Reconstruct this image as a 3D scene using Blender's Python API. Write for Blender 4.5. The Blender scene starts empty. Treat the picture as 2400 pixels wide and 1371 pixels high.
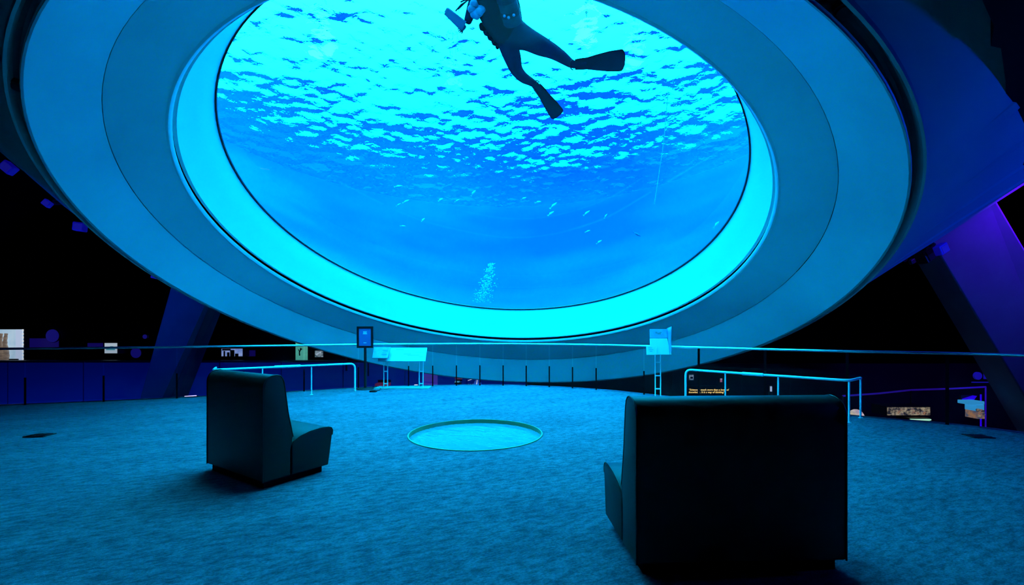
import bpy, bmesh, math, random
import numpy as np
from mathutils import Vector, Matrix
random.seed(7)
SC = bpy.context.scene
COL = SC.collection
PI = math.pi
V = Vector

# ------------------------------------------------------------------ camera
F, HY, EYE = 1040.0, 775.0, 1.41          # focal length in pixels, horizon row, eye height
cam = bpy.data.cameras.new('camera')
cam.sensor_width = 36.0
cam.lens = 36.0 * F / 2400.0
cam.shift_y = (HY - 685.5) / 2400.0
cam.clip_start, cam.clip_end = 0.05, 200
camera = bpy.data.objects.new('camera', cam)
COL.objects.link(camera)
camera.location = (0, 0, EYE)
camera.rotation_euler = (PI / 2, 0, 0)
SC.camera = camera

# ------------------------------------------------------------------ world, exposure
SKY = 23.0
w = bpy.data.worlds.new('sky'); SC.world = w; w.use_nodes = True
bg = w.node_tree.nodes['Background']
bg.inputs['Color'].default_value = (0.16, 0.92, 1.0, 1)
bg.inputs['Strength'].default_value = SKY
SC.view_settings.view_transform = 'Standard'
SC.view_settings.look = 'None'
SC.view_settings.exposure = 0.0
SC.view_settings.gamma = 1.0
SC.view_settings.use_curve_mapping = False
SC.cycles.caustics_refractive = True
SC.cycles.caustics_reflective = True
SC.cycles.max_bounces = 16
SC.cycles.transmission_bounces = 12
SC.cycles.transparent_max_bounces = 16
SC.cycles.diffuse_bounces = 4
SC.cycles.glossy_bounces = 6
SC.cycles.sample_clamp_indirect = 12.0
SC.cycles.use_denoising = True

def spot(name, loc, target, energy, color, size=60, blend=0.6, radius=0.3):
    l = bpy.data.lights.new(name, 'SPOT'); l.energy = energy; l.color = color
    l.spot_size = math.radians(size); l.spot_blend = blend; l.shadow_soft_size = radius
    o = bpy.data.objects.new(name, l); COL.objects.link(o); o.location = loc
    o.rotation_euler = (V(target) - V(loc)).to_track_quat('-Z', 'Y').to_euler()
    return o
INDIGO = (0.09, 0.0, 1.0)
BLUE = (0.0, 0.05, 1.0)
for x in (-20.5, -16.5, -12.5, -8.5, -4.5, -1.0):
    spot('wall_washer', (x, 14.6, -3.0), (x, 17.6, -0.6), 160, BLUE, 130)
spot('column_washer', (-12.5, 9.0, 3.0), (-9.6, 13, 1.0), 350, BLUE, 70)
spot('column_uplight', (10.3, 8.05, 4.6), (10.6, 9.0, 2.6), 1300, INDIGO, 120)
spot('tank_washer', (11.0, 3.6, 2.2), (7.4, 6.6, 4.4), 850, BLUE, 160, 1.0)
spot('tank_washer', (-11.5, 7.5, 1.6), (-7.6, 9.5, 3.5), 200, BLUE, 80)
spot('gallery_washer', (12.5, 11.0, 2.4), (13.5, 15.0, -1.0), 60, INDIGO, 110)

# ------------------------------------------------------------------ materials
def lin(c):
    return tuple(((x / 255) / 12.92 if x / 255 <= 0.04045 else ((x / 255 + 0.055) / 1.055) ** 2.4) for x in c)

def mat(name, base, rough=0.6, metal=0.0, spec=0.5, emit=None, strength=0.0, noise=None, bump=None):
    """principled; noise=(scale vec, darker colour, contrast), bump=(scale, strength, distance)"""
    m = bpy.data.materials.new(name); m.use_nodes = True
    nt = m.node_tree; p = nt.nodes['Principled BSDF']
    p.inputs['Base Color'].default_value = (*base, 1)
    p.inputs['Roughness'].default_value = rough
    p.inputs['Metallic'].default_value = metal
    p.inputs['Specular IOR Level'].default_value = spec
    if emit:
        p.inputs['Emission Color'].default_value = (*emit, 1)
        p.inputs['Emission Strength'].default_value = strength
    tc = None
    if noise or bump:
        tc = nt.nodes.new('ShaderNodeTexCoord')
    if noise:
        sc, dark, lo, hi = noise
        mp = nt.nodes.new('ShaderNodeMapping'); mp.inputs['Scale'].default_value = sc
        nz = nt.nodes.new('ShaderNodeTexNoise'); nz.inputs['Scale'].default_value = 1.0
        nz.inputs['Detail'].default_value = 5; nz.inputs['Roughness'].default_value = 0.6
        rp = nt.nodes.new('ShaderNodeValToRGB')
        rp.color_ramp.elements[0].position = lo; rp.color_ramp.elements[0].color = (*dark, 1)
        rp.color_ramp.elements[1].position = hi; rp.color_ramp.elements[1].color = (*base, 1)
        nt.links.new(tc.outputs['Object'], mp.inputs['Vector'])
        nt.links.new(mp.outputs['Vector'], nz.inputs['Vector'])
        nt.links.new(nz.outputs['Fac'], rp.inputs['Fac'])
        nt.links.new(rp.outputs['Color'], p.inputs['Base Color'])
        if emit:
            nt.links.new(rp.outputs['Color'], p.inputs['Emission Color'])
    if bump:
        nz = nt.nodes.new('ShaderNodeTexNoise'); nz.inputs['Scale'].default_value = bump[0]
        nz.inputs['Detail'].default_value = 3
        bp = nt.nodes.new('ShaderNodeBump'); bp.inputs['Strength'].default_value = bump[1]
        bp.inputs['Distance'].default_value = bump[2]
        nt.links.new(tc.outputs['Object'], nz.inputs['Vector'])
        nt.links.new(nz.outputs['Fac'], bp.inputs['Height'])
        nt.links.new(bp.outputs['Normal'], p.inputs['Normal'])
    return m

M = {}
M['white_paint'] = mat('white_paint', (0.66, 0.68, 0.68), 0.45, noise=((0.5, 0.5, 0.5), (0.58, 0.6, 0.6), 0.35, 0.65))
M['collar_paint'] = mat('collar_paint', (0.8, 0.82, 0.82), 0.4)
M['shell'] = mat('concrete_shell', (0.42, 0.46, 0.46), 0.7, noise=((0.25, 0.25, 0.5), (0.3, 0.33, 0.34), 0.35, 0.65))
M['flange'] = mat('flange_paint', (0.2, 0.22, 0.22), 0.42)
M['flange_edge'] = mat('flange_edge', (0.4, 0.42, 0.42), 0.4)
M['black'] = mat('black_matte', (0.006, 0.006, 0.007), 0.8, spec=0.1)
M['black_gloss'] = mat('black_plastic', (0.012, 0.012, 0.014), 0.4)
M['dark_wall'] = mat('dark_wall', (0.012, 0.012, 0.018), 0.85, spec=0.1)
M['blue_wall'] = mat('blue_wall', (0.10, 0.16, 0.30), 0.6, noise=((0.3, 0.3, 0.6), (0.07, 0.13, 0.26), 0.35, 0.65))
M['column'] = mat('painted_concrete', (0.22, 0.24, 0.28), 0.7, noise=((0.6, 0.6, 0.6), (0.17, 0.18, 0.22), 0.35, 0.65))
M['steel'] = mat('brushed_steel', (0.72, 0.74, 0.75), 0.3, metal=1.0)
M['white_metal'] = mat('white_metal', (0.7, 0.72, 0.72), 0.35)
M['panel'] = mat('white_panel', (0.36, 0.37, 0.38), 0.4)
M['panel_blue'] = mat('pale_blue_print', (0.11, 0.2, 0.36), 0.4, noise=((9, 9, 9), (0.09, 0.16, 0.32), 0.4, 0.6))
M['panel_ink'] = mat('print_ink', (0.06, 0.12, 0.16), 0.5)
M['leather'] = mat('leather', (0.016, 0.036, 0.022), 0.5, spec=0.4, noise=((3, 3, 3), (0.012, 0.028, 0.018), 0.35, 0.65), bump=(260, 0.12, 0.002))
M['brass'] = mat('brass_trim', (0.35, 0.42, 0.2), 0.4, metal=0.6)
M['rubber'] = mat('black_rubber', (0.01, 0.012, 0.015), 0.6)
M['neoprene'] = mat('neoprene', (0.01, 0.03, 0.06), 0.8, spec=0.08, noise=((5, 5, 5), (0.006, 0.02, 0.045), 0.3, 0.7))
M['jacket'] = mat('jacket_nylon', (0.003, 0.01, 0.018), 0.8, spec=0.05)
M['fin'] = mat('fin_rubber', (0.006, 0.025, 0.035), 0.7, spec=0.1)
M['cylinder'] = mat('cylinder_paint', (0.02, 0.08, 0.09), 0.6, spec=0.1, noise=((6, 6, 6), (0.012, 0.05, 0.055), 0.4, 0.6))
M['pale'] = mat('pale_plastic', (0.14, 0.24, 0.34), 0.6, spec=0.1)
M['skin'] = mat('skin', (0.45, 0.3, 0.23), 0.5)
M['glove'] = mat('glove', (0.04, 0.06, 0.12), 0.7)
M['fish'] = mat('fish_scales', (0.6, 0.7, 0.75), 0.3)
M['fish_dark'] = mat('fish_scales_dark', (0.12, 0.2, 0.25), 0.4)
def froth():
    m = bpy.data.materials.new('bubble_froth'); m.use_nodes = True
    nt = m.node_tree; nt.nodes.clear()
    out = nt.nodes.new('ShaderNodeOutputMaterial'); mx = nt.nodes.new('ShaderNodeMixShader'); mx.inputs[0].default_value = 0.5
    d = nt.nodes.new('ShaderNodeBsdfDiffuse'); d.inputs['Color'].default_value = (0.8, 0.85, 0.9, 1)
    t = nt.nodes.new('ShaderNodeBsdfTranslucent'); t.inputs['Color'].default_value = (0.8, 0.85, 0.9, 1)
    nt.links.new(d.outputs[0], mx.inputs[1]); nt.links.new(t.outputs[0], mx.inputs[2]); nt.links.new(mx.outputs[0], out.inputs['Surface'])
    return m
M['bubble'] = froth()

def glass_sheet(name, tint, refl=1.0, ior=1.45):
    m = bpy.data.materials.new(name); m.use_nodes = True
    nt = m.node_tree; nt.nodes.clear()
    out = nt.nodes.new('ShaderNodeOutputMaterial'); mx = nt.nodes.new('ShaderNodeMixShader')
    tr = nt.nodes.new('ShaderNodeBsdfTransparent'); tr.inputs['Color'].default_value = (*tint, 1)
    gl = nt.nodes.new('ShaderNodeBsdfGlossy'); gl.inputs['Roughness'].default_value = 0.01
    gl.inputs['Color'].default_value = (refl, refl, refl, 1)
    fr = nt.nodes.new('ShaderNodeFresnel'); fr.inputs['IOR'].default_value = ior
    nt.links.new(fr.outputs[0], mx.inputs[0]); nt.links.new(tr.outputs[0], mx.inputs[1])
    nt.links.new(gl.outputs[0], mx.inputs[2]); nt.links.new(mx.outputs[0], out.inputs['Surface'])
    return m
M['glass'] = glass_sheet('guard_glass', (0.8, 0.82, 0.85), 0.45, 1.35)
M['acrylic'] = glass_sheet('acrylic', (0.97, 0.99, 1.0), 0.5, 1.2)

# water: refracting skin, light-absorbing body
WATER_IOR = 1.2
def water_mat():
    m = bpy.data.materials.new('sea_water'); m.use_nodes = True
    nt = m.node_tree; nt.nodes.clear()
    out = nt.nodes.new('ShaderNodeOutputMaterial')
    g = nt.nodes.new('ShaderNodeBsdfGlass'); g.inputs['IOR'].default_value = WATER_IOR
    g.inputs['Roughness'].default_value = 0.0
    tc = nt.nodes.new('ShaderNodeTexCoord')
    ge = nt.nodes.new('ShaderNodeNewGeometry')
    sx = nt.nodes.new('ShaderNodeSeparateXYZ')
    nt.links.new(tc.outputs['Object'], sx.inputs[0])
    up = nt.nodes.new('ShaderNodeMath'); up.operation = 'GREATER_THAN'; up.inputs[1].default_value = 8.0
    nt.links.new(sx.outputs['Z'], up.inputs[0])
    mp = nt.nodes.new('ShaderNodeMapping'); mp.inputs['Scale'].default_value = (1, 1, 0)
    nt.links.new(tc.outputs['Object'], mp.inputs['Vector'])
    nz = nt.nodes.new('ShaderNodeTexNoise'); nz.inputs['Scale'].default_value = 4.2
    nz.inputs['Detail'].default_value = 3; nz.inputs['Distortion'].default_value = 0.6
    nt.links.new(mp.outputs['Vector'], nz.inputs['Vector'])
    bp = nt.nodes.new('ShaderNodeBump'); bp.inputs['Distance'].default_value = 0.035
    nt.links.new(nz.outputs['Fac'], bp.inputs['Height'])
    st = nt.nodes.new('ShaderNodeMath'); st.operation = 'MULTIPLY'; st.inputs[1].default_value = 0.5
    nt.links.new(up.outputs[0], st.inputs[0]); nt.links.new(st.outputs[0], bp.inputs['Strength'])
    nt.links.new(bp.outputs['Normal'], g.inputs['Normal'])
    nt.links.new(g.outputs[0], out.inputs['Surface'])
    va = nt.nodes.new('ShaderNodeVolumeAbsorption')
    va.inputs['Color'].default_value = (0.35, 0.905, 0.992, 1); va.inputs['Density'].default_value = 1.0
    nt.links.new(va.outputs[0], out.inputs['Volume'])
    return m
M['water'] = water_mat()

def carpet_mat():
    m = bpy.data.materials.new('carpet'); m.use_nodes = True
    nt = m.node_tree; p = nt.nodes['Principled BSDF']; p.inputs['Roughness'].default_value = 0.95
    p.inputs['Specular IOR Level'].default_value = 0.1
    tc = nt.nodes.new('ShaderNodeTexCoord')
    def noise(scale, rot, detail, sc=1.0, rough=0.6):
        m0 = nt.nodes.new('ShaderNodeMapping'); m0.inputs['Rotation'].default_value = (0, 0, -rot)
        mp = nt.nodes.new('ShaderNodeMapping'); mp.inputs['Scale'].default_value = scale
        nz = nt.nodes.new('ShaderNodeTexNoise'); nz.inputs['Scale'].default_value = sc
        nz.inputs['Detail'].default_value = detail; nz.inputs['Roughness'].default_value = rough
        nt.links.new(tc.outputs['Object'], m0.inputs['Vector']); nt.links.new(m0.outputs['Vector'], mp.inputs['Vector'])
        nt.links.new(mp.outputs['Vector'], nz.inputs['Vector'])
        return nz.outputs['Fac']
    def ramp(fac, a, b, ca, cb):
        r = nt.nodes.new('ShaderNodeValToRGB')
        r.color_ramp.elements[0].position = a; r.color_ramp.elements[0].color = (*ca, 1)
        r.color_ramp.elements[1].position = b; r.color_ramp.elements[1].color = (*cb, 1)
        nt.links.new(fac, r.inputs['Fac']); return r.outputs['Color']
    def mul(a, b):
        x = nt.nodes.new('ShaderNodeMix'); x.data_type = 'RGBA'; x.blend_type = 'MULTIPLY'; x.inputs[0].default_value = 1
        nt.links.new(a, x.inputs[6]); nt.links.new(b, x.inputs[7]); return x.outputs[2]
    TH = math.radians(24)
    patch = ramp(noise((0.9, 2.2, 1), TH, 3, 1.1, 0.6), 0.35, 0.62, (0.15, 0.155, 0.2), (0.2, 0.195, 0.245))
    streak = ramp(noise((1.0, 2.6, 1), TH, 5, 8.5, 0.72), 0.37, 0.6, (0.5, 0.56, 0.58), (1.16, 1.13, 1.12))
    grain = ramp(noise((1, 1.8, 1), TH, 3, 48, 0.7), 0.36, 0.64, (0.62, 0.66, 0.7), (1.2, 1.18, 1.15))
    streak = mul(patch, streak)
    nt.links.new(mul(streak, grain), p.inputs['Base Color'])
    nz = noise((1, 1, 1), 0, 2, 160)
    bp = nt.nodes.new('ShaderNodeBump'); bp.inputs['Strength'].default_value = 0.5; bp.inputs['Distance'].default_value = 0.01
    nt.links.new(nz, bp.inputs['Height']); nt.links.new(bp.outputs['Normal'], p.inputs['Normal'])
    return m
M['carpet'] = carpet_mat()

def emat(name, col, s=1.0, noise=None):
    return mat(name, col, 0.5, emit=col, strength=s, noise=noise)

# ------------------------------------------------------------------ helpers
class MB:
    def __init__(self): self.v = []; self.f = []
    def add(self, vs, fs):
        k = len(self.v); self.v += [tuple(x) for x in vs]; self.f += [tuple(i + k for i in f) for f in fs]; return self
    def box(self, lo, hi, mtx=None):
        (a, b, c), (d, e, g) = lo, hi
        vs = [V(p) for p in ((a,b,c),(d,b,c),(d,e,c),(a,e,c),(a,b,g),(d,b,g),(d,e,g),(a,e,g))]
        if mtx is not None: vs = [mtx @ x for x in vs]
        return self.add(vs, ((0,3,2,1),(4,5,6,7),(0,1,5,4),(1,2,6,5),(2,3,7,6),(3,0,4,7)))
    def hexa(self, bot, top):
        return self.add(list(bot) + list(top), ((0,3,2,1),(4,5,6,7),(0,1,5,4),(1,2,6,5),(2,3,7,6),(3,0,4,7)))
    def tube(self, path, r, n=8, cap=True):
        path = [V(p) for p in path]; rings = []
        up = None
        for i, p in enumerate(path):
            d = (path[min(i+1, len(path)-1)] - path[max(i-1, 0)]).normalized()
            if up is None:
                up = V((0,0,1)) if abs(d.z) < 0.9 else V((1,0,0))
            s = d.cross(up).normalized(); up = s.cross(d).normalized()
            rr = r[i] if isinstance(r, (list, tuple)) else r
            rings.append([p + rr*(math.cos(2*PI*k/n)*s + math.sin(2*PI*k/n)*up) for k in range(n)])
        vs = [q for ring in rings for q in ring]; fs = []
        for i in range(len(rings)-1):
            for k in range(n):
                a, b = i*n+k, i*n+(k+1) % n
                fs.append((a, a+n, b+n, b))
        if cap:
            fs.append(tuple(range(n))); fs.append(tuple(reversed(range(len(vs)-n, len(vs)))))
        return self.add(vs, fs)
    def rings(self, rs, close_loop=True, cap0=False, cap1=False):
        n = len(rs[0]); vs = [q for r in rs for q in r]; fs = []
        for i in range(len(rs)-1):
            for k in range(n if close_loop else n-1):
                a, b = i*n+k, i*n+(k+1) % n
                fs.append((a, b, b+n, a+n))
        if cap0: fs.append(tuple(reversed(range(n))))
        if cap1: fs.append(tuple(range(len(vs)-n, len(vs))))
        return self.add(vs, fs)
    def disc(self, c, r, z0, z1, n=32):
        a = [(c[0]+r*math.cos(2*PI*k/n), c[1]+r*math.sin(2*PI*k/n), z0) for k in range(n)]
        b = [(x, y, z1) for x, y, _ in a]
        return self.rings([a, b], True, True, True)
    def ball(self, c, r, n=8, m=6, mtx=None):
        rs = []
        c = V(c); rx = r if isinstance(r, (tuple, list)) else (r, r, r)
        for i in range(1, m):
            t = PI*i/m
            ring = []
            for k in range(n):
                q = V((rx[0]*math.sin(t)*math.cos(2*PI*k/n), rx[1]*math.sin(t)*math.sin(2*PI*k/n), -rx[2]*math.cos(t)))
                if mtx is not None: q = mtx @ q
                ring.append(c + q)
            rs.append(ring)
        return self.rings(rs, True, True, True)
    def build(self, name, material, parent=None, smooth=False, bevel=0, fix=True):
        me = bpy.data.meshes.new(name); me.from_pydata([tuple(x) for x in self.v], [], self.f)
        if bevel or fix:
            bm = bmesh.new(); bm.from_mesh(me)
            bmesh.ops.recalc_face_normals(bm, faces=bm.faces)
            if bevel:
                es = [e for e in bm.edges if len(e.link_faces) == 2 and e.calc_face_angle(0) > 0.5]
                bmesh.ops.bevel(bm, geom=es, offset=bevel, segments=3, profile=0.5, affect='EDGES', clamp_overlap=True)
            bm.to_mesh(me); bm.free()
        me.materials.append(material)
        if smooth:
            me.polygons.foreach_set('use_smooth', [True]*len(me.polygons))
            if smooth != 'all':
                me.set_sharp_from_angle(angle=math.radians(40))
        o = bpy.data.objects.new(name, me); COL.objects.link(o)
        if parent is not None: o.parent = parent
        return o

def tag(o, label, cat, group=None, kind=None):
    o['label'] = label; o['category'] = cat
    if group: o['group'] = group
    if kind: o['kind'] = kind
    return o
def thing(name, label, cat, loc=(0,0,0), rotz=0, group=None):
    o = bpy.data.objects.new(name, None); o.empty_display_size = 0.1; COL.objects.link(o)
    o.location = loc; o.rotation_euler = (0, 0, rotz)
    return tag(o, label, cat, group)
def struct(o): o['kind'] = 'structure'; return o
def fl(px, py, z=0.0):                     # where the sight line of the survey pixel meets height z
    d = F*(EYE - z)/(py - HY); return V(((px-1200)*d/F, d, z))
def at(px, py, d):                         # point at depth d
    return V(((px-1200)*d/F, d, EYE + (HY-py)*d/F))
def arc_path(pts, r=0.08, n=5):            # polyline with rounded corners
    pts = [V(p) for p in pts]; out = [pts[0]]
    for i in range(1, len(pts)-1):
        a, b, c = pts[i-1], pts[i], pts[i+1]
        u = (a-b); v = (c-b); rr = min(r, u.length*.45, v.length*.45)
        p, q = b+u.normalized()*rr, b+v.normalized()*rr
        for k in range(n+1):
            t = k/n; out.append((1-t)**2*p + 2*t*(1-t)*b + t*t*q)
    out.append(pts[-1]); return out
def copy_tree(o, parent=None):
    c = o.copy(); COL.objects.link(c)
    if parent is not None: c.parent = parent
    for ch in list(o.children): copy_tree(ch, c)
    return c
def text(name, body, size, material, parent=None, align='LEFT'):
    cu = bpy.data.curves.new(name, 'FONT'); cu.body = body; cu.size = size; cu.align_x = align
    cu.extrude = 0.002; cu.resolution_u = 2; cu.space_line = 0.95; cu.shear = 0.2; cu.offset = 0.002
    tmp = bpy.data.objects.new(name, cu); COL.objects.link(tmp)
    dg = bpy.context.evaluated_depsgraph_get(); dg.update()
    me = bpy.data.meshes.new_from_object(tmp.evaluated_get(dg))
    bpy.data.objects.remove(tmp); bpy.data.curves.remove(cu)
    me.materials.clear(); me.materials.append(material)
    o = bpy.data.objects.new(name, me); COL.objects.link(o)
    if parent is not None: o.parent = parent
    return o

# ------------------------------------------------------------------ tank frame (axis of the tilted oculus)
N = V((-0.06739867, -0.35192143, -0.93359987))       # out of the tank, towards the room
U = V((-0.98215032, 0.18809773, 0.0))
W = V((-0.17560802, -0.91693541, 0.35831728))
C0 = V((-0.50342642, 8.92876741, 3.71743381))        # centre of the window
def offs(s):
    t = max(0.0, min(1.0, s/0.911)) if s < 0.911 else 1.0
    if s <= 0.911: return 0.035*t
    return 0.035 + (-0.069-0.035)*min(1.0, (s-0.911)/0.952)
def ring(s, r, n=160):
    c = C0 + N*s + U*offs(s)
    return [c + r*(math.cos(2*PI*k/n)*U + math.sin(2*PI*k/n)*W) for k in range(n)]

# ------------------------------------------------------------------ setting: platform floor
edge_px = [(0,950),(250,940),(440,931),(662,919),(900,906),(1050,903),(1170,902),(1300,906),(1420,914),(1490,921),(1980,974),(2200,990),(2400,1015)]
edge = [V((-22, 3.2, 0)), V((-17, 5.6, 0)), V((-13, 7.3, 0))] + [fl(*p) for p in edge_px] + [V((8.3, 4.0, 0)), V((9.2, 1.2, 0)), V((9.6, -2.5, 0)), V((9.8, -6.5, 0))]
def smooth_curve(P, step):
    # Catmull-Rom through P, lightly relaxed, resampled at equal steps
    out = []
    for i in range(len(P)-1):
        p0, p1, p2, p3 = P[max(i-1,0)], P[i], P[i+1], P[min(i+2,len(P)-1)]
        for k in range(12):
            t = k/12
            out.append(0.5*((2*p1)+(p2-p0)*t+(2*p0-5*p1+4*p2-p3)*t*t+(3*p1-p0-3*p2+p3)*t**3))
    out.append(P[-1])
    for _ in range(40):
        out = [out[0]] + [(out[i-1]+2*out[i]+out[i+1])/4 for i in range(1, len(out)-1)] + [out[-1]]
    L = [0]
    for a, b in zip(out, out[1:]): L.append(L[-1]+(b-a).length)
    n = int(L[-1]/step); res = []; j = 0
    for k in range(n+1):
        t = L[-1]*k/n
        while j < len(L)-2 and L[j+1] < t: j += 1
        q = (t-L[j])/max(1e-9, L[j+1]-L[j]); res.append(out[j].lerp(out[j+1], q))
    return res
EDGE = smooth_curve(edge, 0.16)
outline = EDGE + [V((9.8,-6.9,0)), V((-22,-6.9,0))]
n = len(outline)
mb = MB().add([p for p in outline] + [p + V((0,0,-0.3)) for p in outline],
              [tuple(range(n, 2*n))] + [(i, (i+1) % n, n+(i+1) % n, n+i) for i in range(n)])
from mathutils.geometry import tessellate_polygon
HOLE_C, HOLE_R = V((-0.497, 6.10, 0)), 0.915
hole = [HOLE_C + V((HOLE_R*math.cos(2*PI*i/72), HOLE_R*math.sin(2*PI*i/72), 0)) for i in range(72)]
tris = tessellate_polygon([outline, hole]); base = len(mb.v)
mb.v += [tuple(p) for p in outline + hole] ; mb.f += [tuple(base+i for i in t) for t in tris]
struct(mb.build('floor', M['carpet']))
def inset(P, d):
    out = []
    for i, p in enumerate(P):
        t = (P[min(i+1, len(P)-1)] - P[max(i-1, 0)]).normalized()
        out.append(p + V((-t.y, t.x, 0))*d)
    return out
INW = -1     # sign towards the platform (path runs left to right, platform on its right)
a = inset(EDGE, 0.005); b = inset(EDGE, 0.03)
mb = MB(); k = len(a)
mb.rings([[p+V((0,0,-0.30)) for p in a], [p+V((0,0,0.012)) for p in a], [p+V((0,0,0.012)) for p in b], [p+V((0,0,-0.30)) for p in b]], close_loop=False)
struct(mb.build('trim_1', M['steel']))

# lower hall, walls, ceiling
struct(MB().box((-27,-7.2,-4.3), (27,30,-4.0)).build('floor_lower', M['dark_wall']))
struct(MB().box((-27.3,-7.2,-4.0), (-27,30,9)).build('wall_left', M['dark_wall']))
struct(MB().box((27,-7.2,-4.0), (27.3,30,9)).build('wall_right', M['dark_wall']))
struct(MB().box((-27.3,30,-4.0), (27.3,30.3,9)).build('wall_back', M['dark_wall']))
struct(MB().box((-27.3,-7.5,-4.0), (27.3,-7.2,9)).build('wall_front', M['dark_wall']))
# hall ceiling with the round opening the tank passes through
cc = (-0.2, 10.2); R0 = 10.9; nn = 64
inn = [V((cc[0]+R0*math.cos(2*PI*k/nn), cc[1]+R0*math.sin(2*PI*k/nn), 0)) for k in range(nn)]
outr = []
for k in range(nn):
    dx, dy = math.cos(2*PI*k/nn), math.sin(2*PI*k/nn)
    sx = ((27.2 if dx > 0 else -27.2)-cc[0])/dx if abs(dx) > 1e-6 else 1e9
    sy = ((30.2 if dy > 0 else -7.4)-cc[1])/dy if abs(dy) > 1e-6 else 1e9
    s = min(sx, sy); outr.append(V((cc[0]+dx*s, cc[1]+dy*s, 0)))
up = V((0,0,8.4)); up2 = V((0,0,8.7))
o = MB().rings([[p+up for p in outr], [p+up for p in inn], [p+up2 for p in inn], [p+up2 for p in outr], [p+up for p in outr]]).build('ceiling', M['black'])
struct(o)
# corners left open by the radial fan: cap with a second slab above
mb = MB()
for x0, x1, y0, y1 in ((-27.3,-10.8,-7.5,30.3), (10.4,27.3,-7.5,30.3), (-10.8,10.4,-7.5,-0.4), (-10.8,10.4,20.8,30.3)):
    mb.box((x0,y0,8.75), (x1,y1,9.0))
struct(mb.build('ceiling_upper', M['black']))
# low black soffit on the right, its edge stepped around the tank
zc = 3.7
def cpt(px, py): return fl(px, py, zc)
sof = [cpt(2288,-60), cpt(2302,0), cpt(2330,62), cpt(2322,108), cpt(2346,113), cpt(2357,190), cpt(2359,260), cpt(2347,330), cpt(2318,398)]
sof_out = [V((14, p.y, zc)) for p in sof]
mb = MB(); hgt = V((0,0,0.55))
for i in range(len(sof)-1):
    p, q, r_, s_ = sof[i], sof[i+1], sof_out[i+1], sof_out[i]
    mb.hexa([p, s_, r_, q], [p+hgt, s_+hgt, r_+hgt, q+hgt])
struct(mb.build('ceiling_right', M['black']))

# ------------------------------------------------------------------ the tank
tank = thing('aquarium_tank', 'huge tilted bowl-shaped aquarium with a round window hanging over the platform', 'aquarium', tuple(C0))
tank['group'] = 'aquarium'
def tpart(mb, name, m, smooth=True):
    o = mb.build(name, m, None, smooth); o.parent = tank; o.matrix_parent_inverse = Matrix.Translation(-C0)
    return o
# collar, groove, lip, two cone bands
tpart(MB().rings([ring(-0.06,4.70), ring(0.0,4.70), ring(0.40,4.83), ring(0.80,4.925), ring(0.80,4.98), ring(-0.06,4.98)]), 'collar', M['collar_paint'])
tpart(MB().rings([ring(0.70,4.99), ring(0.70,5.06), ring(0.90,5.06), ring(0.90,5.045), ring(0.72,5.04), ring(0.70,4.99)]), 'groove', M['black'])
tpart(MB().rings([ring(0.868,5.03), ring(0.868,4.955), ring(0.905,4.966), ring(0.925,4.985), ring(0.925,5.03)]), 'lip', M['collar_paint'])
tpart(MB().rings([ring(0.915,4.998), ring(1.28,5.557), ring(1.25,5.585), ring(0.85,5.04)]), 'inner_cone', M['white_paint'])
tpart(MB().rings([ring(1.29,5.562), ring(1.86,6.035), ring(1.84,6.06), ring(1.25,5.60)]), 'outer_cone', M['white_paint'])
# rolled flange around the lip
fp = []
for k in range(9):
    t = PI*(k/8); fp.append(ring(1.80 - 0.10*math.sin(t)*1.0, 6.10 - 0.055*math.cos(t)))
tpart(MB().rings([ring(1.86,6.03), ring(1.875,6.045), ring(1.80,6.06), ring(1.71,6.075), ring(1.70,6.10), ring(1.75,6.135), ring(1.62,6.16), ring(1.62,6.0), ring(1.86,6.03)]), 'flange', M['flange'])
tpart(MB().rings([ring(1.74,6.13), ring(1.845,6.145), ring(1.85,6.168), ring(1.80,6.185), ring(1.62,6.20), ring(1.62,6.13), ring(1.74,6.13)]), 'flange_edge', M['flange_edge'])
# outer concrete bowl
def bowl(t): return 6.17 + 1.45*t
prof = [ring(1.80, 6.175)] + [ring(1.80 - t, bowl(t)) for t in (0.05, 0.3, 0.7, 1.2, 1.8, 2.6, 3.6, 4.8, 6.2)]
tpart(MB().rings(prof), 'outer_shell', M['shell'])
rib_nd = None
def shell_pt(a_, t_, up_, side_):
    rad = math.cos(a_)*U + math.sin(a_)*W; tan = -math.sin(a_)*U + math.cos(a_)*W
    nrm = (N*1.45 + rad).normalized()
    return C0 + N*(1.80-t_) + U*offs(1.80-t_) + rad*bowl(t_) + nrm*up_ + tan*side_
rr0 = random.Random(4)
for a_ in [2.15+0.17*i for i in range(13)] + [-0.9+0.2*i for i in range(9)]:
    a_ += rr0.uniform(-.04, .04); wd = rr0.uniform(.10, .26); hb = 0.014
    b0 = [shell_pt(a_, .06, -.03, -wd*.9), shell_pt(a_, .06, -.03, wd*.9), shell_pt(a_, .06, -.02, wd*.3), shell_pt(a_, .06, -.02, -wd*.3)]
    ts = (0.7, 1.2, 1.8, 2.6, 3.6)
    mid = [[shell_pt(a_, q, -.03, -wd*(.9+.25*q)), shell_pt(a_, q, -.03, wd*(.9+.25*q)), shell_pt(a_, q, hb*(1+.55*q), wd*(.3+.08*q)), shell_pt(a_, q, hb*(1+.55*q), -wd*(.3+.08*q))] for q in ts]
    b1 = [shell_pt(a_, 5.2, -.03, -wd*2.2), shell_pt(a_, 5.2, -.03, wd*2.2), shell_pt(a_, 5.2, hb*4, wd*.7), shell_pt(a_, 5.2, hb*4, -wd*.7)]
    tpart(MB().rings([b0] + mid + [b1], True, True, True), 'rib', M['shell'], False)
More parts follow.
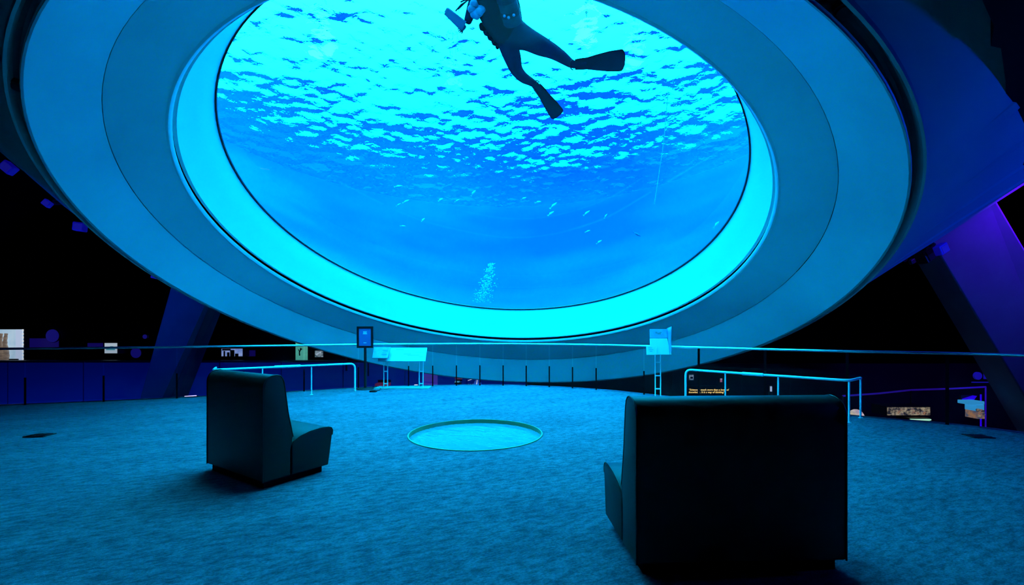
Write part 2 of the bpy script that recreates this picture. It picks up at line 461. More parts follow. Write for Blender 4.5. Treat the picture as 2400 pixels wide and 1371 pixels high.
# gasket and acrylic window
tpart(MB().rings([ring(0.006,4.682), ring(0.012,4.702), ring(-0.03,4.71), ring(-0.03,4.678), ring(0.006,4.682)]), 'gasket', M['rubber'])
mb = MB(); r0, r1 = ring(-0.005,4.70), ring(-0.012,4.70)
mb.add(r0, [tuple(range(len(r0)))])
tpart(mb, 'window_pane', M['acrylic'], False)
# inner basin wall: from the window circle up to the round pool edge
ZW = 9.6
TOPC, TOPR = V((-0.2, 10.35, ZW)), 10.0
def hull(f, extra, z_top):
    out = []
    n_ = 160
    c0 = C0 - N*0.03
    for k in range(n_):
        cs, sn = math.cos(2*PI*k/n_), math.sin(2*PI*k/n_)
        a = c0 + (4.72+extra)*(cs*U + sn*W)
        Wf = V((-0.188, -0.982, 0.0))
        b = TOPC + V((0,0,z_top-ZW)) + (TOPR+extra)*(cs*U + sn*Wf)
        g = f**0.8
        out.append(V((a.x+(b.x-a.x)*g, a.y+(b.y-a.y)*g, a.z+(b.z-a.z)*f)))
    return out
def basin_mat():
    m = bpy.data.materials.new('basin_paint'); m.use_nodes = True
    nt = m.node_tree; p = nt.nodes['Principled BSDF']; p.inputs['Roughness'].default_value = 0.8
    p.inputs['Specular IOR Level'].default_value = 0.1
    tc = nt.nodes.new('ShaderNodeTexCoord')
    mp = nt.nodes.new('ShaderNodeMapping'); mp.inputs['Scale'].default_value = (0.16, 0.16, 0.3)
    nz = nt.nodes.new('ShaderNodeTexNoise'); nz.inputs['Scale'].default_value = 1.0; nz.inputs['Detail'].default_value = 2
    rp = nt.nodes.new('ShaderNodeValToRGB')
    rp.color_ramp.elements[0].position = 0.38; rp.color_ramp.elements[0].color = (0.02, 0.108, 0.34, 1)
    rp.color_ramp.elements[1].position = 0.62; rp.color_ramp.elements[1].color = (0.03, 0.17, 0.36, 1)
    nt.links.new(tc.outputs['Object'], mp.inputs['Vector']); nt.links.new(mp.outputs['Vector'], nz.inputs['Vector'])
    nt.links.new(nz.outputs['Fac'], rp.inputs['Fac']); nt.links.new(rp.outputs['Color'], p.inputs['Base Color'])
    return m
M['basin'] = basin_mat()
tpart(MB().rings([hull(f, 0, 10.3) for f in (0, .08, .2, .35, .5, .65, .8, .92, 1)]), 'basin_wall', M['basin'])
ta, tb = hull(1, 0, 10.3), hull(1, 0.9, 10.3)
tpart(MB().rings([ta, tb, [p+V((0,0,-2.0)) for p in tb]]), 'pool_rim', M['white_paint'], False)

# ------------------------------------------------------------------ the water
def waves(x, y):
    rng = np.random.RandomState(11)
    z = np.zeros_like(x)
    for i in range(70):
        lam = 0.24*(5.5**rng.rand()) ; th = rng.normal(1.2, 0.9); k = 2*np.pi/lam
        amp = 0.0044*lam*rng.rand()
        xx = x + 0.3*np.sin(0.7*y + i); yy = y + 0.3*np.sin(0.8*x + 2*i)
        z += amp*np.sin(k*(xx*np.cos(th)+yy*np.sin(th)) + rng.rand()*6.28)
    for lam, th, amp in ((3.1, 0.5, 0.012), (4.3, 2.2, 0.018), (2.3, 1.3, 0.008), (6.0, 1.0, 0.03)):
        z += amp*np.sin(2*np.pi/lam*(x*np.cos(th)+y*np.sin(th)) + lam)
    return z
nth, nr = 640, 200
hx = hull((ZW-3.7)/(10.3-3.7), 0.35, 10.3)
Rw = 10.15; cw = V((-0.2, 10.3, ZW))
th = np.arange(nth)*2*np.pi/nth
rr = Rw*np.linspace(0.004, 1, nr)
X = cw.x + rr[:,None]*np.cos(th)[None]; Y = cw.y + rr[:,None]*np.sin(th)[None]
fade = np.clip((Rw-rr)/0.6, 0, 1)[:,None]
Z = ZW + waves(X, Y)*fade
wv = np.stack([X, Y, Z], -1).reshape(-1, 3)
idx = np.arange(nr*nth).reshape(nr, nth)
A = idx[:-1]; B = np.roll(A, -1, 1); D_ = idx[1:]; Cc = np.roll(D_, -1, 1)
quads = np.stack([A, D_, Cc, B], -1).reshape(-1, 4)
verts = [tuple(p) for p in wv]; faces = [tuple(q) for q in quads.tolist()]
faces.append(tuple(idx[0].tolist()))
# side: from the outer top ring down to the disc against the window
last = idx[-1].tolist()
def side(f):
    out = []
    c0 = C0 - N*0.015
    for k in range(nth):
        a_ = th[k]; dirx, diry = math.cos(a_), math.sin(a_)
        # same azimuth on the tilted window circle
        cs = V((dirx, diry, 0)).dot(U); Wf = V((-0.188, -0.982, 0)); sn = V((dirx, diry, 0)).dot(Wf)
        l = math.hypot(cs, sn); cs /= l; sn /= l
        p = c0 + 4.78*(cs*U + sn*W); q = V((cw.x+Rw*dirx, cw.y+Rw*diry, ZW))
        g = f**0.8; e = 0.32*math.sin(PI*min(f*1.0, 1))
        out.append((p.x+(q.x-p.x)*g+e*dirx, p.y+(q.y-p.y)*g+e*diry, p.z+(q.z-p.z)*f))
    return out
prev = last
for f in (0.85, 0.6, 0.35, 0.15, 0.0):
    base = len(verts); verts += side(f)
    cur = list(range(base, base+nth))
    for k in range(nth):
        faces.append((prev[k], cur[k], cur[(k+1) % nth], prev[(k+1) % nth]))
    prev = cur
bottom_face = tuple(reversed(prev)); faces.append(bottom_face)
me = bpy.data.meshes.new('water'); me.from_pydata(verts, [], faces)
bm = bmesh.new(); bm.from_mesh(me); bmesh.ops.recalc_face_normals(bm, faces=bm.faces)
bm.to_mesh(me); bm.free()
sm = np.zeros(len(me.polygons), dtype=bool); sm[:len(quads)] = True
me.polygons.foreach_set('use_smooth', sm)
me.materials.append(M['water'])
water = bpy.data.objects.new('water', me); COL.objects.link(water)
tag(water, 'clear blue water with a rippled surface filling the tilted tank', 'water', kind='stuff')

# floodlights above the pool, seen broken up by the ripples
def refr(px, py):
    """where a sight line enters the water and which way it goes on"""
    d = V(((px-1200)/F, 1, (HY-py)/F)).normalized(); o = V((0,0,EYE))
    t = (C0-o).dot(N)/d.dot(N); hit = o + d*t
    c = -d.dot(N); e = 1/WATER_IOR
    # d = incident, N points back to the room
    r = e*d + (e*c - math.sqrt(max(0, 1-e*e*(1-c*c))))*N
    return hit, r.normalized(), t
def wat(px, py, dist):
    h, r, t = refr(px, py); return h + r*dist
M['lamp'] = emat('lamp_glow', (1.0, 0.35, 0.15), 110)
def lamp_pos(px, py, zl):
    h, r, t = refr(px, py); p = h + r*((ZW-h.z)/r.z)
    # refract out of the flat surface
    n_ = V((0,0,-1)); c = -r.dot(n_); e = WATER_IOR; k = 1-e*e*(1-c*c)
    if k < 0: k = 0.0
    q = (e*r + (e*c-math.sqrt(k))*n_).normalized()
    return p + q*((zl-ZW)/max(q.z, 0.25))
lamps = [(1375,62,'above the right of the diver',1.0), (1062,150,'behind the diver',0.7), (760,75,'above the left of the window',0.8), (1490,95,'above the right rim of the window',0.8)]
for i, (px, py, wh, s) in enumerate(lamps):
    p = lamp_pos(px, py, 11.2)
    t = thing('pool_floodlight', 'bright white floodlight over the rippling water, ' + wh, 'lamp', tuple(p), 0, 'floodlights over the pool')
    MB().disc((0,0), 0.2*s, 0.05, 0.3, 24).build('housing', M['white_metal'], t)
    MB().ball((0,0,0), (0.42*s, 0.42*s, 0.36*s), 20, 12).build('lens', M['lamp'], t, 'all')
    MB().tube([(0,0,0.3),(0,0,1.0)], 0.03).build('stem', M['black_gloss'], t)

# ------------------------------------------------------------------ raking columns, low walls and galleries beyond the platform
def raking(name, label, bot, top, extra=None):
    """oblique four-sided column; bot / top are four corners each"""
    t = thing(name, label, 'column', tuple(V(bot[0])))
    o = MB().hexa([V(p)-V(bot[0]) for p in bot], [V(p)-V(bot[0]) for p in top]).build('shaft', M['column'], t, bevel=0.03)
    return t
def lean(p0, p1, z0, z1):
    p0, p1 = V(p0), V(p1); d = (p1-p0)/(p1.z-p0.z)
    return p0 + d*(z0-p0.z), p0 + d*(z1-p0.z)
# left: front face between two leaning edges, narrow side turned to the right
e1 = lean(at(333,914,13.0), at(400,674,13.0), -4.0, 5.2)
e2 = lean(at(408,914,13.2), at(490,720,13.2), -4.0, 5.2)
e3 = lean(at(447,914,14.1), at(515,740,14.1), -4.0, 5.2)
e4 = [a + (c-b) for a, b, c in zip(e1, e2, e3)]
raking('raking_column', 'blue-lit concrete column leaning right behind the left end of the platform', [e1[0], e2[0], e3[0], e4[0]], [e1[1], e2[1], e3[1], e4[1]])
g1 = lean(at(2203,600,9.6), at(2287,740,9.6), -4.0, 4.6)
g2 = lean(at(2412,600,8.9), at(2500,750,8.9), -4.0, 4.6)
g0 = lean(at(2140,600,10.7), at(2226,745,10.7), -4.0, 4.6)
g3 = [a + (c-b) for a, b, c in zip(g0, g1, g2)]
raking('raking_column', 'violet-lit concrete column leaning left at the right edge of the hall', [g0[0], g1[0], g2[0], g3[0]], [g0[1], g1[1], g2[1], g3[1]])

# blue parapet wall below the left galleries, in panels
yw = 17.6
zt = EYE - 73*yw/F
xs = [-23.0, -20.0, -17.0, -14.0, -11.6, -9.15, -6.7, -4.25, -1.8, 0.6]
o = MB().box((-23.0, yw+0.06, -4.0), (0.6, yw+0.3, zt)).build('wall_parapet', M['blue_wall']); struct(o)
for a_, b_ in zip(xs, xs[1:]):
    p = MB().box((a_+0.02, yw, -3.95), (b_-0.02, yw+0.058, zt-0.03)).build('panel', M['blue_wall'], o)
struct(MB().box((-23.0, yw-0.03, zt+0.002), (0.6, yw+0.34, zt+0.05)).build('trim_2', M['black_gloss']))
yp = 20.6
struct(MB().box((-26.5, yp+0.02, -4.0), (-6.4, yp+0.3, 1.75)).build('wall_gallery', M['dark_wall']))
# right gallery: low dark wall seen through the guard glass, with a violet edge
yr = 15.5
struct(MB().box((5.6, yr, -4.0), (22.0, yr+0.3, 0.25)).build('wall_exhibit', M['dark_wall']))

# ------------------------------------------------------------------ exhibits
def box_thing(name, label, cat, px0, py0, px1, py1, d, face, depth=0.25, frame=None, group=None, part='face', bow=0):
    a_, b_ = at(px0, py1, d), at(px1, py0, d)
    t = thing(name, label, cat, ((a_.x+b_.x)/2, d, a_.z), 0, group)
    w_, h_ = (b_.x-a_.x)/2, b_.z-a_.z
    MB().box((-w_, 0.02, 0), (w_, depth, h_)).build('body', M['black_gloss'], t)
    fr = frame if frame is not None else 0.02
    MB().box((-w_+fr, 0.0, fr), (w_-fr, 0.018, h_-fr)).build(part, face, t)
    return t, w_, h_
M['lit_white'] = emat('lit_white', (0.42, 0.58, 0.72), 0.9, noise=((2, 2, 2), (0.33, 0.5, 0.66), 0.4, 0.6))
M['lit_edge'] = emat('lit_edge', (0.45, 0.55, 0.75), 0.9)
M['lit_card'] = emat('lit_card', (0.42, 0.52, 0.62), 0.85)
M['lit_teal'] = emat('lit_teal', (0.06, 0.28, 0.34), 0.8)
M['lit_lilac'] = emat('lit_lilac', (0.3, 0.4, 0.75), 0.9, noise=((5, 5, 5), (0.15, 0.25, 0.6), 0.4, 0.6))
M['lit_green'] = emat('lit_green', (0.10, 0.50, 0.36), 0.8, noise=((2, 2, 2), (0.07, 0.4, 0.3), 0.4, 0.6))
M['lit_grey'] = emat('lit_grey', (0.3, 0.38, 0.4), 0.7, noise=((7, 7, 7), (0.05, 0.1, 0.12), 0.4, 0.55))
M['lit_coral'] = emat('lit_coral', (0.42, 0.34, 0.22), 0.8, noise=((9, 9, 9), (0.02, 0.02, 0.03), 0.42, 0.58))
M['lit_green_tank'] = emat('lit_green_tank', (0.2, 0.62, 0.4), 0.8, noise=((4, 4, 9), (0.03, 0.2, 0.14), 0.42, 0.58))
M['lit_reef'] = emat('lit_reef', (0.4, 0.2, 0.1), 0.7, noise=((8, 8, 8), (0.08, 0.1, 0.16), 0.4, 0.6))
M['lit_blue'] = emat('lit_blue', (0.03, 0.3, 0.6), 0.9)
M['lit_cream'] = emat('lit_cream', (0.75, 0.6, 0.36), 0.75, noise=((5, 5, 5), (0.5, 0.4, 0.22), 0.4, 0.6))
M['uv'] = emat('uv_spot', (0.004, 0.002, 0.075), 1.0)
M['uv_bright'] = emat('uv_glow', (0.02, 0.0, 0.75), 1.0)
M['yellow'] = emat('yellow_letters', (0.95, 0.62, 0.16), 1.0)
M['tube_white'] = emat('white_tube', (0.75, 0.6, 1.0), 1.2)
M['horn'] = mat('horn_brown', (0.34, 0.26, 0.2), 0.6, emit=(0.2, 0.15, 0.13), strength=0.5, noise=((4, 4, 12), (0.2, 0.15, 0.12), 0.4, 0.6))
M['dark_shape'] = mat('dark_shape', (0.01, 0.02, 0.04), 0.6)
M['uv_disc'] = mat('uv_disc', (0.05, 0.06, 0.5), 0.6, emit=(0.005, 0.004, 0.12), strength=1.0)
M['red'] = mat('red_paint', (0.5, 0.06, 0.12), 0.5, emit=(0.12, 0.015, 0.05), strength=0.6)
M['blue_dome'] = mat('blue_dome', (0.1, 0.25, 0.7), 0.4, emit=(0.01, 0.05, 0.28), strength=0.9)
M['mauve'] = mat('mauve_panel', (0.3, 0.2, 0.45), 0.6, emit=(0.05, 0.03, 0.14), strength=0.7)
M['lamp_white'] = emat('lamp_white', (0.7, 0.75, 0.8), 0.9)

# tall lit case with a pair of ribbed tusks
t, w_, h_ = box_thing('display_case', 'tall lit white display case with ribbed brown tusks, at far left', 'display case', -30, 771, 55, 846, 20.0, M['lit_white'], part='backlight')
mb = MB().box((w_-0.34, -0.012, 0.03), (w_-0.03, -0.002, h_-0.03)); mb.build('side_panel', M['lit_edge'], t)
for k in range(9):
    MB().box((w_-0.03, -0.03, 0.05+k*0.16), (w_+0.012, -0.0, 0.15+k*0.16)).build('edge_bulb', M['lamp_white'], t)
for dx in (-0.14, 0.08):
    mb = MB(); pth = [(w_-0.78+dx+0.03*math.sin(i*0.6), -0.09, 0.04+i*0.1) for i in range(13)]
    mb.tube(pth, [0.115-0.0045*i-(0.012 if i % 2 else 0) for i in range(13)], 10); mb.build('tusk', M['horn'], t, True)
MB().box((-w_+0.05, -0.06, 0.02), (w_-0.2, -0.005, 0.1)).build('plinth', M['dark_shape'], t)
# white card
t, w_, h_ = box_thing('picture_panel', 'small white lit panel with a teal picture, left of the leaning column', 'sign', 244, 803, 275, 829, 20.0, M['lit_card'], 0.61)
mb = MB().box((-0.2, -0.01, 0.16), (0.2, -0.001, 0.25)).box((-0.02, -0.01, 0.26), (0.12, -0.001, 0.34)); mb.build('picture', M['lit_teal'], t)
# lilac screen with dark figures
t, w_, h_ = box_thing('video_screen', 'lilac lit screen with dark shapes right of the leaning column', 'screen', 518, 816, 569, 836, 20.0, M['lit_lilac'], 0.6)
for k, (a_, b_, z0, z1) in enumerate(((-0.36, -0.30, 0, .26), (-0.2, -0.1, 0.0, .2), (-0.06, .12, 0.0, .3), (0.16, .3, 0, .14), (-.42, -.05, .27, .36))):
    MB().box((a_, -0.03, z0+0.01), (b_, -0.004, z1)).build('figure', M['dark_shape'], t)
MB().tube([(0.02, 0.1, -0.005), (0.02, 0.1, -0.6)], 0.04).build('post', M['black_gloss'], t)
# green fossil panel, curved
a_ = at(706, 848, 19.6)
t = thing('fossil_panel', 'tall pale green curved lit panel with a dark branching shape', 'display panel', (a_.x, 19.6, a_.z))
mb = MB(); prof_ = []
for k in range(9):
    x = -0.25+0.5*k/8; y = 0.06*math.cos((k/8-0.5)*PI)
    prof_.append((x, -y))
mb.rings([[V((x, y, 0)) for x, y in prof_]+[V((0.25, .08, 0)), V((-0.25, .08, 0))], [V((x, y, 0.86)) for x, y in prof_]+[V((0.25, .08, .86)), V((-0.25, .08, .86))]], True, True, True)
mb.build('curved_face', M['lit_green'], t, True)
mb = MB().tube([(-0.03,-0.085,0.28),(-0.04,-0.09,0.42),(0.0,-0.09,0.52),(0.03,-0.09,0.62)], 0.025, 6).tube([(-0.01,-0.09,0.5),(0.08,-0.085,0.58)], 0.018, 6).tube([(-0.035,-0.09,0.45),(-0.09,-0.085,0.56)], 0.015, 6)
mb.build('fossil', M['dark_shape'], t, True)
t, w_, h_ = box_thing('picture_panel', 'small grey mottled picture beside the green panel', 'sign', 737, 821, 758, 838, 20.0, M['lit_grey'], 0.61)
MB().tube([(-.12,-.012,.12),(-.02,-.014,.2),(.1,-.012,.24)], .03, 6).build('picture', M['lit_card'], t)
# two small white spot lamps near the black sign
for (px, py, s, l) in ((818, 836, 1.0, 'small white lit spotlight above the left rail end'), (868, 848, 0.8, 'small white lit spotlight beside the black sign pole')):
    p = at(px, py, 17.0)
    t = thing('spot_lamp', l, 'lamp', tuple(p), 0, 'small gallery spotlights')
    MB().tube([(-0.14*s,0,0.03),(-0.05*s,0,0.03),(0.0,0,0.0),(0.12*s,0,-0.02),(0.16*s,0,-0.03)], [0.05*s,0.06*s,0.045*s,0.04*s,0.02*s], 10).build('head', M['lamp_white'], t, True)
    MB().box((-0.16*s, 0.05, -0.55), (-0.1*s, 0.1, -0.045)).build('bracket', M['black_gloss'], t)
# projected violet light and glow patches, put in as thin self-glowing solids
for px, py, r_, l in ((122, 787, 15, 'large round dark violet disc of projected light right of the tusk case'), (318, 827, 12, 'round dark violet disc of projected light beside the white lit panel'), (339, 789, 5, 'tiny round violet disc of projected light high beside the leaning column')):
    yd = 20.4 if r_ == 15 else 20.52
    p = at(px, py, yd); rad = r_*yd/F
    t = thing('violet_disc', l, 'board', tuple(p), 0)
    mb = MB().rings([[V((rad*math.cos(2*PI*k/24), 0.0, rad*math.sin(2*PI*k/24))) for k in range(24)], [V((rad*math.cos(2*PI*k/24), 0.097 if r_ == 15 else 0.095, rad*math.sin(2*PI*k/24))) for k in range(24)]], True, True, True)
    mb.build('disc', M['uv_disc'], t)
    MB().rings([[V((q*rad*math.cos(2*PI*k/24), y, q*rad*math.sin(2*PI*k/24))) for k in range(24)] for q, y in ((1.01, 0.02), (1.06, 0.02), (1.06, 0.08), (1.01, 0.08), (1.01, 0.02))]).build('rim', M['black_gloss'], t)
for x0, y0, x1, y1, l in ((66, 792, 138, 817, 'wide dark violet glow patch under the large projected disc'), (204, 803, 242, 817, 'dark violet glow patch left of the white lit panel'), (579, 820, 599, 836, 'square dark blue patch of projected light right of the lilac screen')):
    t, w_, h_ = box_thing('glow_patch', l, 'board', x0, y0, x1, y1, 20.5, M['uv'], 0.12)  # slab whose emission stands in for light cast on the wall

# right side galleries -------------------------------------------------
t, w_, h_ = box_thing('wall_notice', 'grey lit notice behind the right rail corner', 'sign', 1614, 877, 1627, 892, 14.6, M['lit_grey'], 0.06)
MB().box((-0.04, -0.006, 0.06), (0.05, -0.0005, 0.13)).build('picture', M['dark_shape'], t)
t, w_, h_ = box_thing('wall_notice', 'tiny pink lit notice behind the right rail', 'sign', 1687, 887, 1694, 897, 14.6, emat('lit_pink', (0.4, 0.12, 0.2), 0.7), 0.06)
MB().box((-0.03, -0.006, 0.11), (0.03, -0.0005, 0.135)).build('header', M['lit_card'], t)
t, w_, h_ = box_thing('light_post', 'short pale lit bollard behind the wide bench', 'lamp', 1804, 904, 1811, 919, 14.0, M['lit_card'], 0.08)
MB().box((-0.05, 0.0, -3.6), (0.05, 0.09, -0.002)).build('post', M['black_gloss'], t)
# quotation in yellow letters on a black board
p = at(1612, 925, 14.2)
t = thing('quotation_board', 'black board with two lines of yellow lettering behind the right rail', 'sign', tuple(p))
MB().box((-0.05, 0.01, -0.25), (0.9, 0.08, 0.28)).build('board', M['black'], t)
o = text('lettering', '\u201cScience is much more than a body of\nknowledge. It is a way of thinking\u201d', 0.083, M['yellow'], t)
o.location = (0.03, 0.004, 0.13); o.rotation_euler = (PI/2, 0, 0)
# coral wall, green tank, reef tank, brain coral
t, w_, h_ = box_thing('coral_tank', 'long low lit tank packed with mottled coral rubble', 'fish tank', 2079, 953, 2182, 975, 11.5, M['lit_coral'], 0.5, part='coral_bed')
rr_ = random.Random(3)
for k in range(40):
    x = rr_.uniform(-w_+0.05, w_-0.05); z = rr_.uniform(0.04, h_-0.05)
    MB().ball((x, 0.0, z), (rr_.uniform(.02,.045), .03, rr_.uniform(.015,.035)), 7, 5).build('coral', M['lit_coral'] if k % 3 else M['lit_reef'], t, 'all')
t, w_, h_ = box_thing('green_tank', 'low green lit tank below the coral rubble', 'fish tank', 2132, 980, 2182, 996, 11.3, M['lit_green_tank'], 0.4, part='weed_bed')
MB().box((-w_+0.02, -0.03, h_-0.05), (w_-0.02, -0.002, h_-0.02)).build('light_strip', emat('green_strip', (0.45, 0.85, 0.6), 0.9), t)
p = at(2292, 982, 10.3)
t = thing('reef_tank', 'narrow lit tank, blue at the top and orange rock below', 'fish tank', tuple(p))
s = 10.3/F
MB().box((-18*s, 0.02, 33*s), (18*s, 0.3, 41*s)).build('hood', M['lit_blue'], t, bevel=0.01)
MB().box((0*s, 0.03, 18*s), (18*s, 0.3, 32.5*s)).build('water_column', M['lit_blue'], t)
MB().box((1*s, 0.02, 0), (18*s, 0.3, 17.5*s)).build('backing', M['lit_reef'], t)
for k in range(9):
    MB().ball((rr_.uniform(2, 17)*s, 0.02, rr_.uniform(1, 22)*s), (rr_.uniform(.02,.05), .03, rr_.uniform(.02,.04)), 7, 5).build('rock', M['lit_reef'] if k % 2 else M['lit_coral'], t, 'all')
p = at(2006, 984, 9.6)
t = thing('coral_dome', 'cream lit brain coral dome beyond the right rail end', 'coral', tuple(p))
mb = MB(); s = 9.6/F
for i in range(1):
    mb.ball((0, 0, 4*s), (18*s, 0.14, 21*s), 20, 12)
mb.build('dome', M['lit_cream'], t, 'all')
MB().ball((0, 0.06, 3*s), (23*s, 0.1, 16*s), 20, 10).build('skirt', M['lamp_white'], t, 'all')
MB().disc((0, 0.1), 0.26, -3.9+0.02-p.z, -0.14, 20).build('pedestal', M['black'], t)
# violet gallery rail and signs
t = thing('gallery_rail', 'dim violet handrail on the lower gallery at far right', 'railing', (0, 0, 0))
pr = [at(1975, 928, 11.8), at(2060, 922, 12.0), at(2135, 914, 12.2), at(2230, 911, 12.4), at(2310, 907, 12.6)]
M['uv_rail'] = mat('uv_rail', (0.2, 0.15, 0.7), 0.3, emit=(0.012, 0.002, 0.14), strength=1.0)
MB().tube(pr, 0.024, 8).build('handrail', M['uv_rail'], t, True)
for q in (pr[0], pr[2], pr[4]):
    MB().tube([q, V((q.x, q.y, -4.0))], 0.018, 6).build('post', M['uv_rail'] if q is pr[4] else M['black_gloss'], t)
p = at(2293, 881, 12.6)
t = thing('violet_disc', 'round violet board above the violet gallery rail', 'board', tuple(p))
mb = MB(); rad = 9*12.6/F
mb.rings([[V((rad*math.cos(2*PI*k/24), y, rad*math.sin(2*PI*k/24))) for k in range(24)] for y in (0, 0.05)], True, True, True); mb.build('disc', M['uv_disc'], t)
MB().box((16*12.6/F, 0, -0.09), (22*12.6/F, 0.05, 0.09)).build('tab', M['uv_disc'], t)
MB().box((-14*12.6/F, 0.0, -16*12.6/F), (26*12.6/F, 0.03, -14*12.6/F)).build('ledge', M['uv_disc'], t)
p = at(2284, 945, 10.6)
t = thing('ultraviolet_lamp', 'bright ultraviolet lamp glowing above the reef tank', 'lamp', tuple(p))
s = 10.6/F
mb = MB().hexa([V((-19*s,0,-2*s)),V((-8*s,0,-1*s)),V((-8*s,.1,-1*s)),V((-19*s,.1,-2*s))], [V((-19*s,0,9*s)),V((6*s,0,17*s)),V((6*s,.1,17*s)),V((-19*s,.1,9*s))]); mb.build('glow_panel', M['uv_bright'], t)
MB().box((-21*s, 0.11, -3*s), (9*s, 0.16, 18*s)).build('housing', M['black_gloss'], t)
MB().tube([(20*s, 0.05, 20*s), (20*s, 0.05, -55*s)], 0.016, 6).build('tube', M['uv_bright'], t)

# small things on the lower level seen under the tank
p = at(892, 907, 15.0)
t = thing('gallery_bench', 'low red bench on the lower level behind the left lectern', 'bench', tuple(p))
MB().box((-0.2, 0, 0.02), (0.24, 0.4, 0.11)).build('seat', M['red'], t, bevel=0.015)
MB().box((-0.2, 0.36, 0.112), (0.24, 0.42, 0.2)).build('backrest', M['black_gloss'], t)
MB().box((-0.18, 0.03, -0.4), (0.22, 0.35, 0.018)).build('base', M['black_gloss'], t)
p = at(975, 907, 14.6)
t = thing('white_cup', 'small white lit cup beside the right leg of the left lectern', 'cup', tuple(p))
MB().tube([(0,0,0),(0,0,0.07)], [0.05,0.06], 12).build('cup', M['lamp_white'], t, True)
MB().rings([[V((r_*math.cos(2*PI*k/12), r_*math.sin(2*PI*k/12), z)) for k in range(12)] for r_, z in ((0.061,0.066),(0.066,0.072),(0.055,0.075))]).build('rim', M['lamp_white'], t)
p = at(1008, 902, 16.6)
t = thing('mauve_board', 'mauve upright board on the lower level under the tank', 'board', tuple(p))
MB().box((-0.27, 0, 0), (0.27, 0.06, 0.46)).build('face', M['mauve'], t)
MB().tube([(-0.36,-.1,.13),(0.1,-.12,.11),(0.16,-.12,.08)], 0.014, 6).build('shelf_bar', M['uv_disc'], t)
p = at(1075, 902, 14.0)
t = thing('crate_stack', 'dark crate with a red lid on the lower level', 'crate', tuple(p))
MB().box((-0.13, 0, -0.3), (0.06, 0.3, 0.07)).build('body', M['black_gloss'], t, bevel=0.01)
MB().box((-0.13, 0, 0.075), (0.0, 0.3, 0.10)).build('tray', M['lit_teal'], t)
MB().box((-0.12, 0, 0.17), (0.1, 0.3, 0.24)).build('lid', M['red'], t, bevel=0.01)
MB().box((-0.1, 0.2, 0.102), (0.08, 0.28, 0.168)).build('spacer', M['black'], t)
p = at(1119, 904, 14.2)
t = thing('glass_dome', 'blue glowing dome model on the lower level', 'model', tuple(p))
mb = MB(); mb.ball((0,0,0), (0.13, 0.13, 0.2), 16, 10); mb.build('dome', M['blue_dome'], t, 'all')
MB().tube([(-0.03,-.14,.0),(0.01,-.14,.22)], 0.012, 6).build('needle', M['lamp_white'], t)
MB().tube([(-0.3,-.05,.17),(-0.1,-.05,.24)], 0.01, 6).build('arm', M['lamp_white'], t)
for x in (-0.3, -0.24, -0.17):
    MB().tube([(x,-.03,-.02),(x+.015,-.03,.06)], 0.015, 6).build('peg', M['lit_teal'], t)
MB().box((-0.34, -0.12, -0.3), (0.16, 0.14, -0.022)).build('base', M['black_gloss'], t)
p0, p1 = at(433, 929.5, 10.9), at(460, 927.5, 10.9)
t = thing('floor_light_strip', 'glowing white light strip beyond the platform edge left of the armchair', 'lamp', tuple(p0))
MB().tube([V((0,0,0)), p1-p0], 0.014, 8).build('tube', M['tube_white'], t)
MB().box((-0.02, 0.02, -0.06), (p1.x-p0.x+0.02, 0.06, 0.02)).build('housing', M['black_gloss'], t)

# clamps and lamps fixed round the tank
def fixture(px, py, d, s, m, l, rot=0.0):
    p = at(px, py, d)
    t = thing('tank_fixture', l, 'light fixture', tuple(p)); t.rotation_euler = (0, rot, 0.2)
    MB().box((-s*.5, -s*.3, -s*.5), (s*.5, s*.3, s*.35)).build('housing', m, t, bevel=0.02)
    MB().box((-s*.35, -s*.34, -s*.42), (s*.35, -s*.302, s*.2)).build('lens', M['black_gloss'] if m is M['black_gloss'] else M['uv_disc'], t)
    MB().tube([(0, 0.1, s*.35), (0.25*s, 0.3, s*1.3)], 0.05, 8).build('arm', M['black_gloss'], t)
M['uv_box'] = mat('uv_box', (0.1, 0.1, 0.8), 0.6, emit=(0.002, 0.0, 0.10), strength=0.8)
fixture(188, 530, 9.6, 0.22, M['uv_box'], 'small violet-lit box lamp under the left side of the tank', 0.1)
fixture(364, 646, 11.5, 0.16, M['uv_box'], 'tiny violet-lit box lamp above the leaning blue column', 0.2)
fixture(2168, 592, 8.9, 0.34, M['black_gloss'], 'black box lamp clamped at the head of the violet column', -0.6)
fixture(2205, 582, 8.6, 0.22, M['uv_box'], 'violet box lamp clamped beside the black one', -0.5)
fixture(2137, 612, 9.3, 0.12, M['black_gloss'], 'tiny black clamp under the right side of the tank', -0.5)
fixture(22, 392, 8.4, 0.22, M['uv_box'], 'large violet-lit bracket at the left edge under the tank', 0.75)
fixture(112, 476, 8.8, 0.15, M['uv_box'], 'violet-lit bracket between the left edge and the box lamp', 0.7)

# little drain ports on the flange
def port(ang, s_, r_, l):
    c = C0 + N*s_ + U*(-0.06) + r_*(math.cos(ang)*U + math.sin(ang)*W)
    t = thing('flange_light', l, 'light fixture', tuple(c))
    q = (C0 + N*2.2 - c).normalized()
    t.rotation_euler = N.to_track_quat('Z', 'Y').to_euler()
    MB().disc((0,0), 0.075, -0.02, 0.03, 20).build('bezel', M['black_gloss'], t, True)
    MB().disc((0,0), 0.05, 0.031, 0.04, 20).build('glass', M['rubber'], t, True)
def flange_angle(px, py):
    best = None
    for k in range(720):
        a_ = 2*PI*k/720; c = C0 + N*1.80 + U*(-0.06) + 6.09*(math.cos(a_)*U+math.sin(a_)*W)
        if c.y < 0.5: continue
        x, y = 1200+F*c.x/c.y, HY-F*(c.z-EYE)/c.y
        d_ = (x-px)**2+(y-py)**2
        if best is None or d_ < best[0]: best = (d_, a_)
    return best[1]
port(flange_angle(1957, 42), 1.76, 6.10, 'small dark round light set in the tank flange at upper right')
